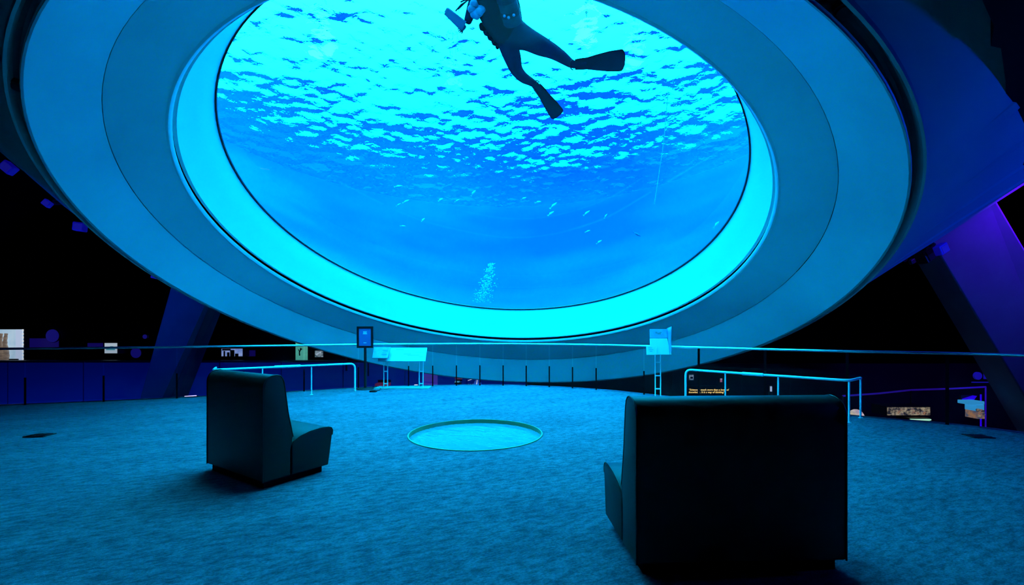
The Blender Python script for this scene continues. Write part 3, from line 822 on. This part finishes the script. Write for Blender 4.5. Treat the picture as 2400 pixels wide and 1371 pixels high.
port(flange_angle(38, 210), 1.76, 6.10, 'small dark round light set in the tank flange at far left')

# ------------------------------------------------------------------ guard rail along the platform edge
guard = thing('guard_rail', 'long glass guard rail with a bright steel handrail along the platform edge', 'railing', (0,0,0))
line = inset(EDGE, -0.10); line2 = [p for p in line]
chk = (line2[len(line2)//2] - EDGE[len(EDGE)//2])
if chk.y > 0: line2 = inset(EDGE, 0.10)
RAIL = [p + V((0,0,1.07)) for p in line2]
MB().tube(RAIL, 0.024, 10).build('handrail', M['steel'], guard, True)
L = smooth_curve(line2, 0.6)
ref = at(2216, 1000, 6.75); near = min(range(len(L)), key=lambda i: (L[i]-V((ref.x, ref.y, 0))).length)
low = MB().box((-0.015, -0.006, 0.0), (0.015, 0.006, 0.52)); tall = MB().box((-0.02, -0.007, 0.0), (0.02, 0.007, 1.05))
protos = {}
cuts = []
for i, p in enumerate(L):
    if p.y < 0.5 or p.x < -15: continue
    main = (i-near) % 2 == 0
    right_, left_ = p.x > 3.4, p.x < -4.2
    if (p.x > 2.0 or left_) and not main: continue
    cuts.append(p)
    k = 'tall' if right_ else 'low'
    t_ = (L[min(i+1,len(L)-1)]-L[max(i-1,0)])
    if k not in protos:
        q = protos[k] = (tall if right_ else low).build('post', M['black'], guard)
    else:
        q = protos[k].copy(); COL.objects.link(q); q.parent = guard
    q.location = p; q.rotation_euler = (0, 0, math.atan2(t_.y, t_.x))
for a_, b_ in zip(cuts, cuts[1:]):
    d_ = (b_-a_).normalized(); a2, b2 = a_+d_*0.012, b_-d_*0.012
    MB().add([a2+V((0,0,.06)), b2+V((0,0,.06)), b2+V((0,0,1.04)), a2+V((0,0,1.04))], [(0,1,2,3)]).build('glass_panel', M['glass'], guard, fix=False)

# leaning rails in front of the guard
def lean_rail(label, pts, z, posts, sleeve, group='low leaning rails'):
    t = thing('leaning_rail', label, 'railing', (pts[0][0], pts[0][1], 0), 0, group)
    o_ = V((pts[0][0], pts[0][1], 0)); P = [V((p[0]-o_.x, p[1]-o_.y, z)) for p in pts]
    path = arc_path([V((0,0,0.0))] + P, 0.12) if True else P
    MB().tube(path, 0.021, 10).build('top_tube', M['white_metal'], t, True)
    for p in posts:
        q = V((p[0]-o_.x, p[1]-o_.y, 0))
        MB().tube([q, q+V((0,0,z-0.02))], 0.014, 8).build('post', M['white_metal'], t, True)
        MB().disc((q.x, q.y), 0.035, 0.0, 0.008, 14).build('foot', M['white_metal'], t)
    a_, b_ = V((sleeve[0][0]-o_.x, sleeve[0][1]-o_.y, z)), V((sleeve[1][0]-o_.x, sleeve[1][1]-o_.y, z))
    MB().tube([a_, b_], 0.03, 10).build('sleeve', M['white_metal'], t, True)
    return t
def onz(px, py, z=0.645): 
    d = F*(EYE-z)/(py-HY); return ((px-1200)*d/F, d)
lean_rail('low white bent-tube rail standing behind the left armchair', [onz(832,852), onz(700,858), onz(560,864), onz(499,866.8), onz(506,861.5)], 0.645,
          [onz(730,856.5), onz(615,862)], (onz(643,860), onz(704,857.5)))
lean_rail('low white bent-tube rail standing behind the wide right armchair', [onz(1607,866), onz(1765,877), onz(1990,892), onz(2017,886)], 0.645,
          [onz(1700,872.5), onz(1824,881), onz(1990,892), onz(2017,886)], (onz(1740,875.3), onz(1789,878.7)))

# ------------------------------------------------------------------ signs on the platform
# black poster stand
p = fl(856, 912)
t = thing('poster_stand', 'black pole sign with a blue framed poster by the left rail', 'sign', tuple(p))
zt_, zb_ = EYE+(HY-765)*p.y/F, EYE+(HY-815.5)*p.y/F
wv_ = 19*p.y/F
mb = MB(); R_ = [(0.0,0.0),(0.2,0.0),(0.205,0.012),(0.19,0.025),(0.05,0.035),(0.02,0.05)]
mb.rings([[V((r_*math.cos(2*PI*k/28), r_*math.sin(2*PI*k/28), z)) for k in range(28)] for r_, z in R_[1:]], True, True, True)
mb.build('base', M['black_gloss'], t, True)
MB().tube([(0,0,0.03),(0,0,zb_+0.05)], 0.032, 12).build('pole', M['black_gloss'], t, True)
mb = MB()
fw = 0.05
for lo, hi in (((-wv_,-.03,zb_),(wv_,.02,zb_+fw)), ((-wv_,-.03,zt_-fw),(wv_,.02,zt_)), ((-wv_,-.03,zb_+fw),(-wv_+fw,.02,zt_-fw)), ((wv_-fw,-.03,zb_+fw),(wv_,.02,zt_-fw))):
    mb.box(lo, hi)
fr = mb.build('frame', M['black_gloss'], t)
M['poster'] = mat('blue_poster', (0.02, 0.13, 0.36), 0.35)
M['poster_print'] = mat('poster_print', (0.5, 0.8, 0.9), 0.4)
po = MB().box((-wv_+fw,-.018,zb_+fw), (wv_-fw,.015,zt_-fw)).build('poster', M['poster'], t)
po['label'] = 'blue printed poster'
hc = (zt_+zb_)/2
for z, wid, h_ in ((0.125, .045, .012), (0.10, .04, .01), (0.075, .05, .014), (-0.14, .035, .012)):
    MB().box((-wid, -.0195, hc+z), (wid, -.0182, hc+z+h_)).build('text_line', M['poster_print'], po)
# cable and small box by it
q = fl(875, 918.5)
t = thing('junction_box', 'small black box on the carpet beside the pole sign', 'box', tuple(q))
MB().box((-0.08,-0.05,0.003), (0.08,0.05,0.035)).build('body', M['black_gloss'], t, bevel=0.008)
MB().box((-0.05,-0.03,0.0355), (0.05,0.03,0.042)).build('lid', M['black_gloss'], t)
c0_, c1_ = fl(882, 917), fl(884, 906)
cb = MB().tube([c0_+V((0,0,.012)), c0_+V((.06,.05,.012)), (c0_+c1_)/2+V((.09,0,.012)), c1_+V((-.02,0,.012)), fl(868, 910)+V((0,0,.012))], 0.008, 6).build('cable', M['rubber'], None, True)
tag(cb, 'thin black cable looping on the carpet beside the pole sign', 'cable')

def ladder_leg(mb, x, y, z0, z1, half=0.05, rungs=(0.12, 0.55, 0.97), dy=0.0):
    for sx in (-half, half):
        mb.tube([(x+sx, y+dy, z0), (x+sx, y, z1)], 0.012, 8)
    for r_ in rungs:
        z = z0+(z1-z0)*r_; mb.box((x-half, y-0.014+dy*(1-r_), z-0.012), (x+half, y+0.014+dy*(1-r_), z+0.012))
    return mb
# left reading lectern
p = fl(945, 909)
d = p.y
t = thing('reading_lectern', 'wide low white lectern on two ladder legs', 'lectern', tuple(p))
zt_, zb_ = EYE-(815-HY)*d/F, EYE-(845-HY)*d/F
for xx in (904, 987):
    x = (xx-945)*d/F
    ladder_leg(MB(), x, 0.0, 0.02, zb_+0.05, 0.047).build('leg', M['white_metal'], t, True)
MB().box((-0.66, -0.22, 0.0), (0.66, 0.22, 0.018)).build('base_plate', mat('green_plate', (0.1, 0.4, 0.32), 0.5), t)
def slab(x0a, x1a, x0b, x1b, za, zb, ya, yb, th=0.02):
    a_ = [V((x0b,yb,zb)), V((x1b,yb,zb)), V((x1a,ya,za)), V((x0a,ya,za))]
    nn_ = (a_[1]-a_[0]).cross(a_[3]-a_[0]).normalized()
    return MB().hexa([q - nn_*th for q in a_], a_)
k_ = d/F
pn = slab((884-945)*k_, (999-945)*k_, (892-945)*k_, (1001-945)*k_, zt_, zb_, 0.13, -0.22).build('panel', M['panel'], t, bevel=0.006)
kk = (d-0.3)/F
b1 = slab((877-945)*k_, (917-945)*k_, (881-945)*k_, (916-945)*k_, EYE-(813.5-HY)*(d-.1)/F, EYE-(839-HY)*(d-.3)/F, -0.02, -0.30).build('side_panel', M['panel_blue'], t, bevel=0.005)
b1['label'] = 'pale blue panel overlapping the left end'
def inkline(parent, c, ux, uy, n_, lines, m):
    for (x0, x1, y, h_) in lines:
        a_ = [c+ux*x0+uy*y+n_*.002, c+ux*x1+uy*y+n_*.002, c+ux*x1+uy*(y+h_)+n_*.002, c+ux*x0+uy*(y+h_)+n_*.002]
        MB().hexa([q-n_*.0015 for q in a_], a_).build('text_line', m, parent)
def slabframe(za, zb, ya, yb, x):
    c = V((x, yb, zb)); uy = (V((x, ya, za))-c); return c, V((1,0,0)), uy, V((1,0,0)).cross(uy).normalized()
c, ux, uy, n_ = slabframe(EYE-(813.5-HY)*(d-.1)/F, EYE-(839-HY)*(d-.3)/F, -0.02, -0.30, (900-945)*k_)
inkline(b1, c, ux, uy, n_, [(0.0,.13,.68,.05),(0.02,.13,.58,.05),(0.0,.10,.44,.05),(0.0,.13,.24,.12)], M['panel_ink'])
c, ux, uy, n_ = slabframe(zt_, zb_, 0.13, -0.22, 0.0)
inkline(pn, c, ux, uy, n_, [(-.2,.0,.82,.03),(0.02,.2,.5,.03),(0.12,.42,.42,.025),(.3,.5,.62,.025),(.4,.52,.3,.02)], M['lit_teal'] if False else M['panel_blue'])
# right tall lectern
p = fl(1542, 934); d = p.y; k_ = d/F
t = thing('reading_lectern', 'tall white lectern with a curled sheet on one ladder leg', 'lectern', tuple(p))
z_at = lambda py, dy=0.0: EYE+(HY-py)*(d+dy)/F
ladder_leg(MB(), 0.0, 0.0, 0.02, z_at(829), 0.055, (0.2, 0.5, 0.8)).build('leg', M['white_metal'], t, True)
MB().box((-0.3, -0.2, 0.0), (0.3, 0.2, 0.018)).build('base_plate', M['white_metal'], t)
X = lambda px, dy=0.0: (px-1542)*k_
lo_ = slab(X(1522.5), X(1564), X(1518), X(1566), z_at(793), z_at(830), 0.0, -0.2, 0.015).build('lower_panel', M['panel'], t, bevel=0.004)
up_ = slab(X(1526), X(1568), X(1523), X(1566), z_at(771), z_at(792.5), 0.10, 0.006, 0.015).build('upper_panel', M['panel_blue'], t, bevel=0.004)
up_['label'] = 'pale blue printed upper panel'
mb = MB()
sh = []
for k in range(9):
    f_ = k/8
    a_ = V((X(1562), -0.2, z_at(830))).lerp(V((X(1566), 0.1, z_at(770))), f_)
    e_ = V((X(1566), -0.2, z_at(830))).lerp(V((X(1574), 0.05, z_at(765))), f_) + V((0, -0.05*f_**3, 0))
    sh.append([a_+V((0,-.008,0)), (a_+e_)/2+V((0,.01,0)), e_])
vs = [q for r_ in sh for q in r_]; fs = []
for i in range(8):
    for j in range(2):
        fs.append((i*3+j, i*3+j+1, i*3+j+4, i*3+j+3))
mb.add(vs, fs); o = mb.build('curled_sheet', M['panel_blue'], t, True)
md = o.modifiers.new('t', 'SOLIDIFY'); md.thickness = 0.004
sp = slab(X(1508.5), X(1533), X(1506), X(1530), z_at(810), z_at(830), -0.17, -0.27, 0.012).build('side_panel', M['panel'], t, bevel=0.004)
c, ux, uy, n_ = slabframe(z_at(810), z_at(830), -0.17, -0.27, X(1518))
inkline(sp, c, ux, uy, n_, [(-.05,.03,.75,.06),(-.05,.05,.55,.05),(-.03,.02,.35,.06)], M['panel_blue'])
c, ux, uy, n_ = slabframe(z_at(771), z_at(792.5), 0.10, 0.006, X(1545))
inkline(up_, c, ux, uy, n_, [(-.06,-.02,.5,.2),(-.02,.05,.4,.2),(.03,.07,.55,.12)], M['lit_teal'] if False else M['panel_ink'])

# ------------------------------------------------------------------ armchairs
def armchair(label, loc, rot, w, dp, H=1.01):
    t = thing('lounge_chair', label, 'armchair', loc, rot, 'leather lounge chairs')
    h = w/2
    def extr(name, prof, x0, x1, bev, m):
        mb = MB(); mb.rings([[V((x0, y, z)) for y, z in prof], [V((x1, y, z)) for y, z in prof]], True, True, True)
        return mb.build(name, m, t, True, bevel=bev)
    k = dp/0.72
    back = [(0.0,0.065),(0.0,0.90),(0.006,0.935),(0.022,0.968),(0.048,0.993),(0.085,1.006),(0.125,1.01),(0.16,1.0),(0.185,0.975),(0.20,0.93),(0.235,0.66),(0.285,0.42),(0.275,0.36),(0.262,0.30),(0.26,0.065)]
    back = [(y*k, z*H/1.01) for y, z in back]
    extr('backrest', back, -h, h, 0.016, M['leather'])
    seat = [(0.268,0.065),(0.268,0.345),(0.285,0.372),(0.36,0.412),(0.46,0.438),(0.58,0.45),(0.665,0.445),(0.70,0.432),(0.715,0.405),(0.71,0.36),(0.665,0.065)]
    extr('seat', [(y*k, z) for y, z in seat], -h, h, 0.014, M['leather'])
    for s in (-1, 1):      # piping along the side seams
        pth = [V((s*(h-0.004), y*k, z)) for y, z in seat[1:-1]]
        MB().tube(pth, 0.005, 6).build('piping', M['leather'], t, True)
        pth = [V((s*(h-0.004), y, z)) for y, z in back[:12]]
        MB().tube(pth, 0.005, 6).build('piping', M['leather'], t, True)
    MB().box((-h+0.05, 0.03, 0.0), (h-0.05, 0.62*k, 0.064)).build('plinth', M['black'], t)
    return t
armchair('dark leather armchair standing left of the round floor window, turned away', (-2.64, 4.20, 0), math.radians(-33), 1.07, 0.70)
armchair('wide dark leather armchair seen square from behind in the right foreground', (1.335, 2.57, 0), math.radians(2.2), 1.25, 0.76, 1.015)

# ------------------------------------------------------------------ round window in the carpet
cen = HOLE_C
t = thing('floor_window', 'round glass window set in the carpet mirroring the bright tank', 'floor window', tuple(cen))
RD = HOLE_R
MB().rings([[V((r_*math.cos(2*PI*k/72), r_*math.sin(2*PI*k/72), z)) for k in range(72)] for r_, z in ((RD-.002,-0.06),(RD+.004,0.002),(RD+.002,0.010),(RD-.016,0.011),(RD-.020,-0.052))]).build('rim', M['brass'], t, True)
m = bpy.data.materials.new('floor_glass'); m.use_nodes = True
nt = m.node_tree; pb_ = nt.nodes['Principled BSDF']
pb_.inputs['Base Color'].default_value = (0.11, 0.2, 0.27, 1); pb_.inputs['Roughness'].default_value = 0.07; pb_.inputs['IOR'].default_value = 2.1
tc = nt.nodes.new('ShaderNodeTexCoord'); mp = nt.nodes.new('ShaderNodeMapping'); mp.inputs['Scale'].default_value = (2.0, 5.5, 1); m0 = nt.nodes.new('ShaderNodeMapping'); m0.inputs['Rotation'].default_value = (0,0,math.radians(28))
nz = nt.nodes.new('ShaderNodeTexNoise'); nz.inputs['Scale'].default_value = 1.2; nz.inputs['Detail'].default_value = 4
bp = nt.nodes.new('ShaderNodeBump'); bp.inputs['Strength'].default_value = 0.4; bp.inputs['Distance'].default_value = 0.025
nt.links.new(tc.outputs['Object'], m0.inputs['Vector']); nt.links.new(m0.outputs['Vector'], mp.inputs['Vector']); nt.links.new(mp.outputs['Vector'], nz.inputs['Vector'])
nt.links.new(nz.outputs['Fac'], bp.inputs['Height']); nt.links.new(bp.outputs['Normal'], pb_.inputs['Normal'])
MB().disc((0,0), RD-0.003, -0.09, -0.045, 72).build('glass', m, t)

# floor outlet covers
for (px, py, rz, l) in ((93, 1021.5, 0.1, 'flat dark outlet cover in the carpet at far left'), (2293, 1023.5, -0.15, 'flat dark outlet cover in the carpet at far right')):
    q = fl(px, py)
    t = thing('floor_outlet', l, 'floor outlet', tuple(q), rz, 'floor outlet covers')
    MB().box((-0.125,-0.10,0.002), (0.125,0.10,0.014)).build('plate', M['black_gloss'], t, bevel=0.004)
    for sx in (-.06, .06):
        MB().box((sx-.045,-.07,.0145), (sx+.045,.07,.018)).build('lid', M['black_gloss'], t)

# ------------------------------------------------------------------ the diver
def skinned(name, chains, material, parent, sub=2):
    """chains: list of [(co, radius), ...]; a chain starting with an index tuple hangs on an earlier vertex"""
    me = bpy.data.meshes.new(name); vs, es, rs = [], [], []
    for ch in chains:
        prev = None
        for it in ch:
            if isinstance(it, int): prev = it; continue
            co, r_ = it; vs.append(tuple(co)); rs.append(r_)
            if prev is not None: es.append((prev, len(vs)-1))
            prev = len(vs)-1
    me.from_pydata(vs, es, [])
    o = bpy.data.objects.new(name, me); COL.objects.link(o)
    md = o.modifiers.new('skin', 'SKIN'); md.use_smooth_shade = True
    sv = me.skin_vertices[0].data
    for i, r_ in enumerate(rs):
        sv[i].radius = r_ if isinstance(r_, tuple) else (r_, r_)
        sv[i].use_root = (i == 0)
    s_ = o.modifiers.new('sub', 'SUBSURF'); s_.levels = sub; s_.render_levels = sub
    dg = bpy.context.evaluated_depsgraph_get(); dg.update()
    new = bpy.data.meshes.new_from_object(o.evaluated_get(dg)); new.name = name
    o.modifiers.clear(); o.data = new; bpy.data.meshes.remove(me)
    new.materials.clear(); new.materials.append(material)
    new.polygons.foreach_set('use_smooth', [True]*len(new.polygons))
    o.parent = parent
    return o
DD = 0.75
def dv(px, py, t_=DD): return wat(px, py, t_)
base_d = dv(1195, 88)
diver = thing('scuba_diver', 'scuba diver in a dark wetsuit and fins swimming away above the window', 'person', tuple(base_d))
mpp = None
def L_(p): return p - base_d
pix = (dv(1205, 88)-dv(1195, 88)).length/10          # metres per photo pixel at the diver
hip = L_(dv(1195, 84)); waist = L_(dv(1183, 55)); chest = L_(dv(1166, 12)); sh_ = L_(dv(1152, -24)); neck = L_(dv(1143, -42)); head = L_(dv(1134, -66))
lh, rh = L_(dv(1188, 98)), L_(dv(1222, 90))
r = pix*1.38
body = skinned('body', [
    [(hip, (25*r, 22*r)), (waist, (26*r, 20*r)), (chest, (32*r, 23*r)), (sh_, (26*r, 20*r)), (neck, 9*r), (head, 14*r), (L_(dv(1128, -80)), 11*r)],
    [0, (lh, 20*r), (L_(dv(1199, 128)), 18*r), (L_(dv(1210, 166)), 12.5*r), (L_(dv(1226, 183)), 11*r), (L_(dv(1248, 194)), 7.5*r), (L_(dv(1262, 206)), 7*r), (L_(dv(1272, 222)), 5*r)],
    [0, (rh, 21*r), (L_(dv(1262, 106, DD+.1)), 18*r), (L_(dv(1298, 122, DD+.2)), 13*r), (L_(dv(1318, 135, DD+.2)), 11*r), (L_(dv(1341, 152, DD+.2)), 7.5*r), (L_(dv(1358, 152, DD+.15)), 7*r), (L_(dv(1378, 149, DD+.12)), 5*r)],
    [3, (L_(dv(1130, -18)), 13*r), (L_(dv(1113, 0)), 11*r), (L_(dv(1104, 26, DD-.08)), 8.5*r), (L_(dv(1094, 58, DD-.14)), 6.5*r)],
    [3, (L_(dv(1190, -34)), 13*r), (L_(dv(1214, -52)), 11*r), (L_(dv(1205, -84)), 8*r), (L_(dv(1190, -104)), 6*r)],
], M['neoprene'], diver)
def hand(wrist, tip_dir, side_dir, m):
    tip_dir = tip_dir.normalized(); side_dir = (side_dir - tip_dir*side_dir.dot(tip_dir)).normalized(); nrm = tip_dir.cross(side_dir)
    pal = [wrist, wrist+tip_dir*0.05, wrist+tip_dir*0.09]
    ch = [[(pal[0], (.03,.02)), (pal[1], (.038,.017)), (pal[2], (.04,.015))]]
    for i, (o_, l_) in enumerate(((-.030,.062),(-.010,.075),(.010,.07),(.030,.054))):
        q = pal[2]+side_dir*o_
        ch.append([2, (q+tip_dir*.012, .0095), (q+tip_dir*(l_*.5)+nrm*.012, .009), (q+tip_dir*(l_*.75)+nrm*.04, .0075)])
    ch.append([1, (pal[0]+tip_dir*.03-side_dir*.045, .011), (pal[0]+tip_dir*.065-side_dir*.065+nrm*.02, .009), (pal[0]+tip_dir*.085-side_dir*.06+nrm*.04, .0075)])
    return skinned('hand', ch, m, diver, 1)
h0 = L_(dv(1093, 60, DD-.14)); h1 = L_(dv(1082, 70, DD-.2))
hand(h0, h1-h0, V((1,0,0.6)), M['glove'])
hand(L_(dv(1190, -104)), V((-.3,.6,.6)), V((1,0,0)), M['glove'])
# mask on the (unseen) face, strap
fd = (head-neck).normalized()
MB().ball(head+V((-0.02,0.09,0.03)), (.085,.05,.05), 12, 8).build('mask', M['rubber'], diver, True)
# fins
def fin(a_, b_, w0, w1, nrm, name='fin'):
    ax = (b_-a_); ln = ax.length; ax.normalize(); sd = ax.cross(nrm).normalized(); up_ = sd.cross(ax)
    mb = MB(); ringsl = []
    for k, (f_, ww, th_) in enumerate(((0,w0,.045),(.12,w0*1.1,.05),(.25,w0*1.15,.03),(.45,(w0+w1)/2,.014),(.7,w1*.93,.01),(.93,w1,.008),(.97,w1*.97,.007))):
        c = a_+ax*ln*f_ + up_*0.05*math.sin(f_*2.4)
        wv2 = ww/2
        ringsl.append([c+sd*wv2+up_*th_*1.5, c+sd*wv2*.86+up_*th_*.5, c-sd*wv2*.86+up_*th_*.5, c-sd*wv2+up_*th_*1.5, c-sd*wv2-up_*th_*1.5, c-sd*wv2*.86-up_*th_*.5, c+sd*wv2*.86-up_*th_*.5, c+sd*wv2-up_*th_*1.5])
    # notched tip
    c = a_+ax*ln*1.0 + up_*0.05*math.sin(2.4)
    wv2 = w1*.8/2
    ringsl.append([c+sd*wv2+up_*.01, c+sd*wv2*.5+ax*.02+up_*.004, c-sd*wv2*.5+ax*.02+up_*.004, c-sd*wv2+up_*.01, c-sd*wv2-up_*.01, c-sd*wv2*.5+ax*.02-up_*.004, c+sd*wv2*.5+ax*.02-up_*.004, c+sd*wv2-up_*.01])
    mb.rings(ringsl, True, True, True)
    o = mb.build('fin', M['fin'], diver, True)
    # heel strap
    s0 = a_ - ax*0.03
    st = [s0 + sd*w0*.5*math.cos(q) + up_*0.06*math.sin(q) - ax*0.04*abs(math.sin(q)) for q in [2*PI*i/14 for i in range(15)]]
    MB().tube(st, 0.008, 6, False).build('strap', M['rubber'], o, True)
    return o
viewdir = (dv(1195,88)-V((0,0,EYE))).normalized()
fin(L_(dv(1259, 203)), L_(dv(1306, 269, DD)), 16*r, 29*r, -viewdir)
fin(L_(dv(1348, 152, DD+.15)), L_(dv(1462, 142, DD+.12)), 17*r, 36*r, -viewdir)
# buoyancy jacket, air cylinder, hoses, pouch
ax = (chest-hip).normalized(); sd = ax.cross(viewdir).normalized(); bk = -(ax.cross(sd)).normalized()
def jacket():
    mb = MB(); rs_ = []
    for c, a_, b_ in ((hip-ax*.10,19,17),(hip-ax*.03,24,20),(hip.lerp(waist,.4),28,23),(waist,31,25),(waist.lerp(chest,.5),34,27),(chest,35,28),(sh_,30,24)):
        rs_.append([c + sd*a_*r*math.cos(2*PI*k/20)*(1+.05*math.sin(5*k)) + bk*b_*r*math.sin(2*PI*k/20) for k in range(20)])
    mb.rings(rs_, True, True, True); return mb
jacket().build('jacket', M['jacket'], diver, True)
side_ = sd if (sd.x*1.0) > 0 else -sd
cyl0 = L_(dv(1203, 58, DD-.22)); cyl1 = L_(dv(1176, -48, DD-.22))
mb = MB(); pth = [cyl0.lerp(cyl1, f_) for f_ in (0,.02,.06,.5,.85,.93,.97,1.0)]
mb.tube(pth, [10*r,13*r,15*r,15*r,15*r,11*r,6*r,4*r], 20); cy = mb.build('air_cylinder', M['cylinder'], diver, True)
cy['label'] = 'teal air cylinder on the back'
q0 = cyl0.lerp(cyl1, .35)
for f_ in (.3, .62):
    c = cyl0.lerp(cyl1, f_); a_ = (cyl1-cyl0).normalized(); s1 = a_.cross(viewdir).normalized(); s2 = s1.cross(a_)
    MB().rings([[c + a_*e_ + (rad*r)*(math.cos(2*PI*k/20)*s1+math.sin(2*PI*k/20)*s2) for k in range(20)] for e_, rad in ((-.03,15.1),(-.03,15.8),(.03,15.8),(.03,15.1))]).build('band', M['rubber'], cy)
for (px, py) in ((1182, 38), (1192, 42), (1204, 36)):
    c = L_(dv(px, py, DD-.5)); MB().ball(c, .018, 8, 6).build('buckle', M['pale'], diver, True)
pb0 = L_(dv(1117, 22, DD-.22)); mb = MB()
for k in range(6):
    a_ = k*1.05; mb.ball(pb0+V((.06*math.cos(a_), .02*math.sin(2*a_), .07*math.sin(a_))), (.055,.04,.06), 8, 6)
mb.ball(pb0+V((0.0,0,-.08)), (.05,.04,.07), 8, 6)
po_ = mb.build('pouch', M['pale'], diver, True); po_['label'] = 'pale frilled mesh pouch under the chest'
for a_, b_, c_ in (((1068,26),(1080,12),(1098,0)), ((1074,22),(1088,8),(1104,-6)), ((1080,5),(1088,1),(1100,-2))):
    MB().tube([L_(dv(*a_, DD-.25)), L_(dv(*b_, DD-.3)), L_(dv(*c_, DD-.2))], .010, 6).build('hose', M['rubber'], diver, True)
# ragged webbing at the hip
for k in range(9):
    f_ = k/8; c = L_(dv(1128+f_*38, 62+f_*46, DD-.05))
    MB().ball(c, (.035+.02*(k % 2), .04, .03+.02*((k+1) % 2)), 7, 5).build('webbing', M['jacket'], diver, True)
# slate held in the hand
sl = [dv(1041, 33, DD-.22), dv(1050, 19, DD-.26), dv(1093, 52, DD-.26), dv(1082, 74, DD-.2)]
sc_ = (sl[0]+sl[2])/2
t = thing('dive_slate', 'pale flat slate held in the hand of the scuba diver', 'slate', tuple(sc_))
nn_ = (sl[1]-sl[0]).cross(sl[3]-sl[0]).normalized()*0.012
MB().hexa([p-sc_-nn_ for p in sl], [p-sc_+nn_ for p in sl]).build('board', mat('slate_grey', (0.1, 0.2, 0.3), 0.6, spec=0.1), t, bevel=0.006)
e_ = [p-sc_ for p in sl]
MB().tube([e_[0].lerp(e_[1], .2)+nn_, e_[0].lerp(e_[1], .8)+nn_], .012, 6).build('clip', M['pale'], t)

# ------------------------------------------------------------------ fish, bubbles, rope inside the tank
def fish_proto(m):
    mb = MB(); rs_ = []
    for x, h_, w2 in ((-.5,.02,.01),(-.36,.075,.03),(-.15,.135,.05),(.1,.15,.055),(.3,.1,.045),(.45,.04,.02),(.5,.012,.008)):
        rs_.append([V((x, w2*math.cos(2*PI*k/10), h_*math.sin(2*PI*k/10))) for k in range(10)])
    mb.rings(rs_, True, True, True)
    return mb
def make_fish(m, label, group):
    t = thing('fish', label, 'fish', (0,0,0), 0, group)
    fish_proto(m).build('body', m, t, 'all')
    MB().hexa([V((-.68,-.006,-.14)),V((-.46,-.008,-.015)),V((-.46,.008,-.015)),V((-.68,.006,-.14))], [V((-.68,-.006,.14)),V((-.46,-.008,.015)),V((-.46,.008,.015)),V((-.68,.006,.14))]).build('tail', m, t)
    MB().hexa([V((-.2,-.006,.12)),V((.2,-.006,.12)),V((.2,.006,.12)),V((-.2,.006,.12))], [V((-.18,-.004,.2)),V((.02,-.004,.2)),V((.02,.004,.2)),V((-.18,.004,.2))]).build('dorsal_fin', m, t)
    return t
f0 = make_fish(M['fish'], 'small pale silvery fish of the loose shoal in blue water', 'shoal of pale fish')
spots = [(935,437,20),(1110,452,18),(935,480,14),(952,472,16),(1033,468,14),(1072,470,12),(992,515,13),(945,530,12),(1228,465,14),(1262,474,18),(1298,481,20),(1292,500,18),(1376,499,18),(1405,567,15),(1378,542,12),(1680,526,24),(1420,506,12)]
rf = random.Random(5)
for i, (px, py, sz) in enumerate(spots):
    o = f0 if i == 0 else copy_tree(f0)
    p = wat(px, py, 2.2+rf.random()*1.2)
    o.location = p; s = sz*p.y/F*0.95; o.scale = (s, s, s)
    o.rotation_euler = (rf.uniform(-.2,.2), rf.uniform(-1.0,-.2), rf.uniform(-.6,.6))
fd_ = make_fish(M['fish_dark'], 'lone small dark fish near the right side of the window', None)
p = wat(1494, 550, 2.6); fd_.location = p; s = 20*p.y/F; fd_.scale = (s,s,s); fd_.rotation_euler = (0, .5, .2)
mb = MB()
for k in range(420):
    f_ = rf.random()**0.8
    px = 1149 - 20*f_**1.5 + rf.gauss(0, 1)*(4+9*f_); py = 617+92*f_
    p = wat(px, py, 0.9+rf.uniform(-.12,.12)); rad = rf.uniform(.008,.024)
    mb.ball(p, rad, 6, 4)
bub = mb.build('bubbles', M['bubble'], None, 'all', fix=False)
tag(bub, 'pale plume of tiny bubbles rising from the bottom of the tank', 'bubbles', kind='stuff')
mb = MB().tube([wat(1566, 214, 3.0), wat(1556, 330, 2.4), wat(1534, 478, 1.6)], 0.008, 6)
tag(mb.build('rope', mat('pale_rope', (0.5, 0.8, 0.85), 0.7), None, True), 'thin pale rope hanging in the water at the right of the window', 'rope')
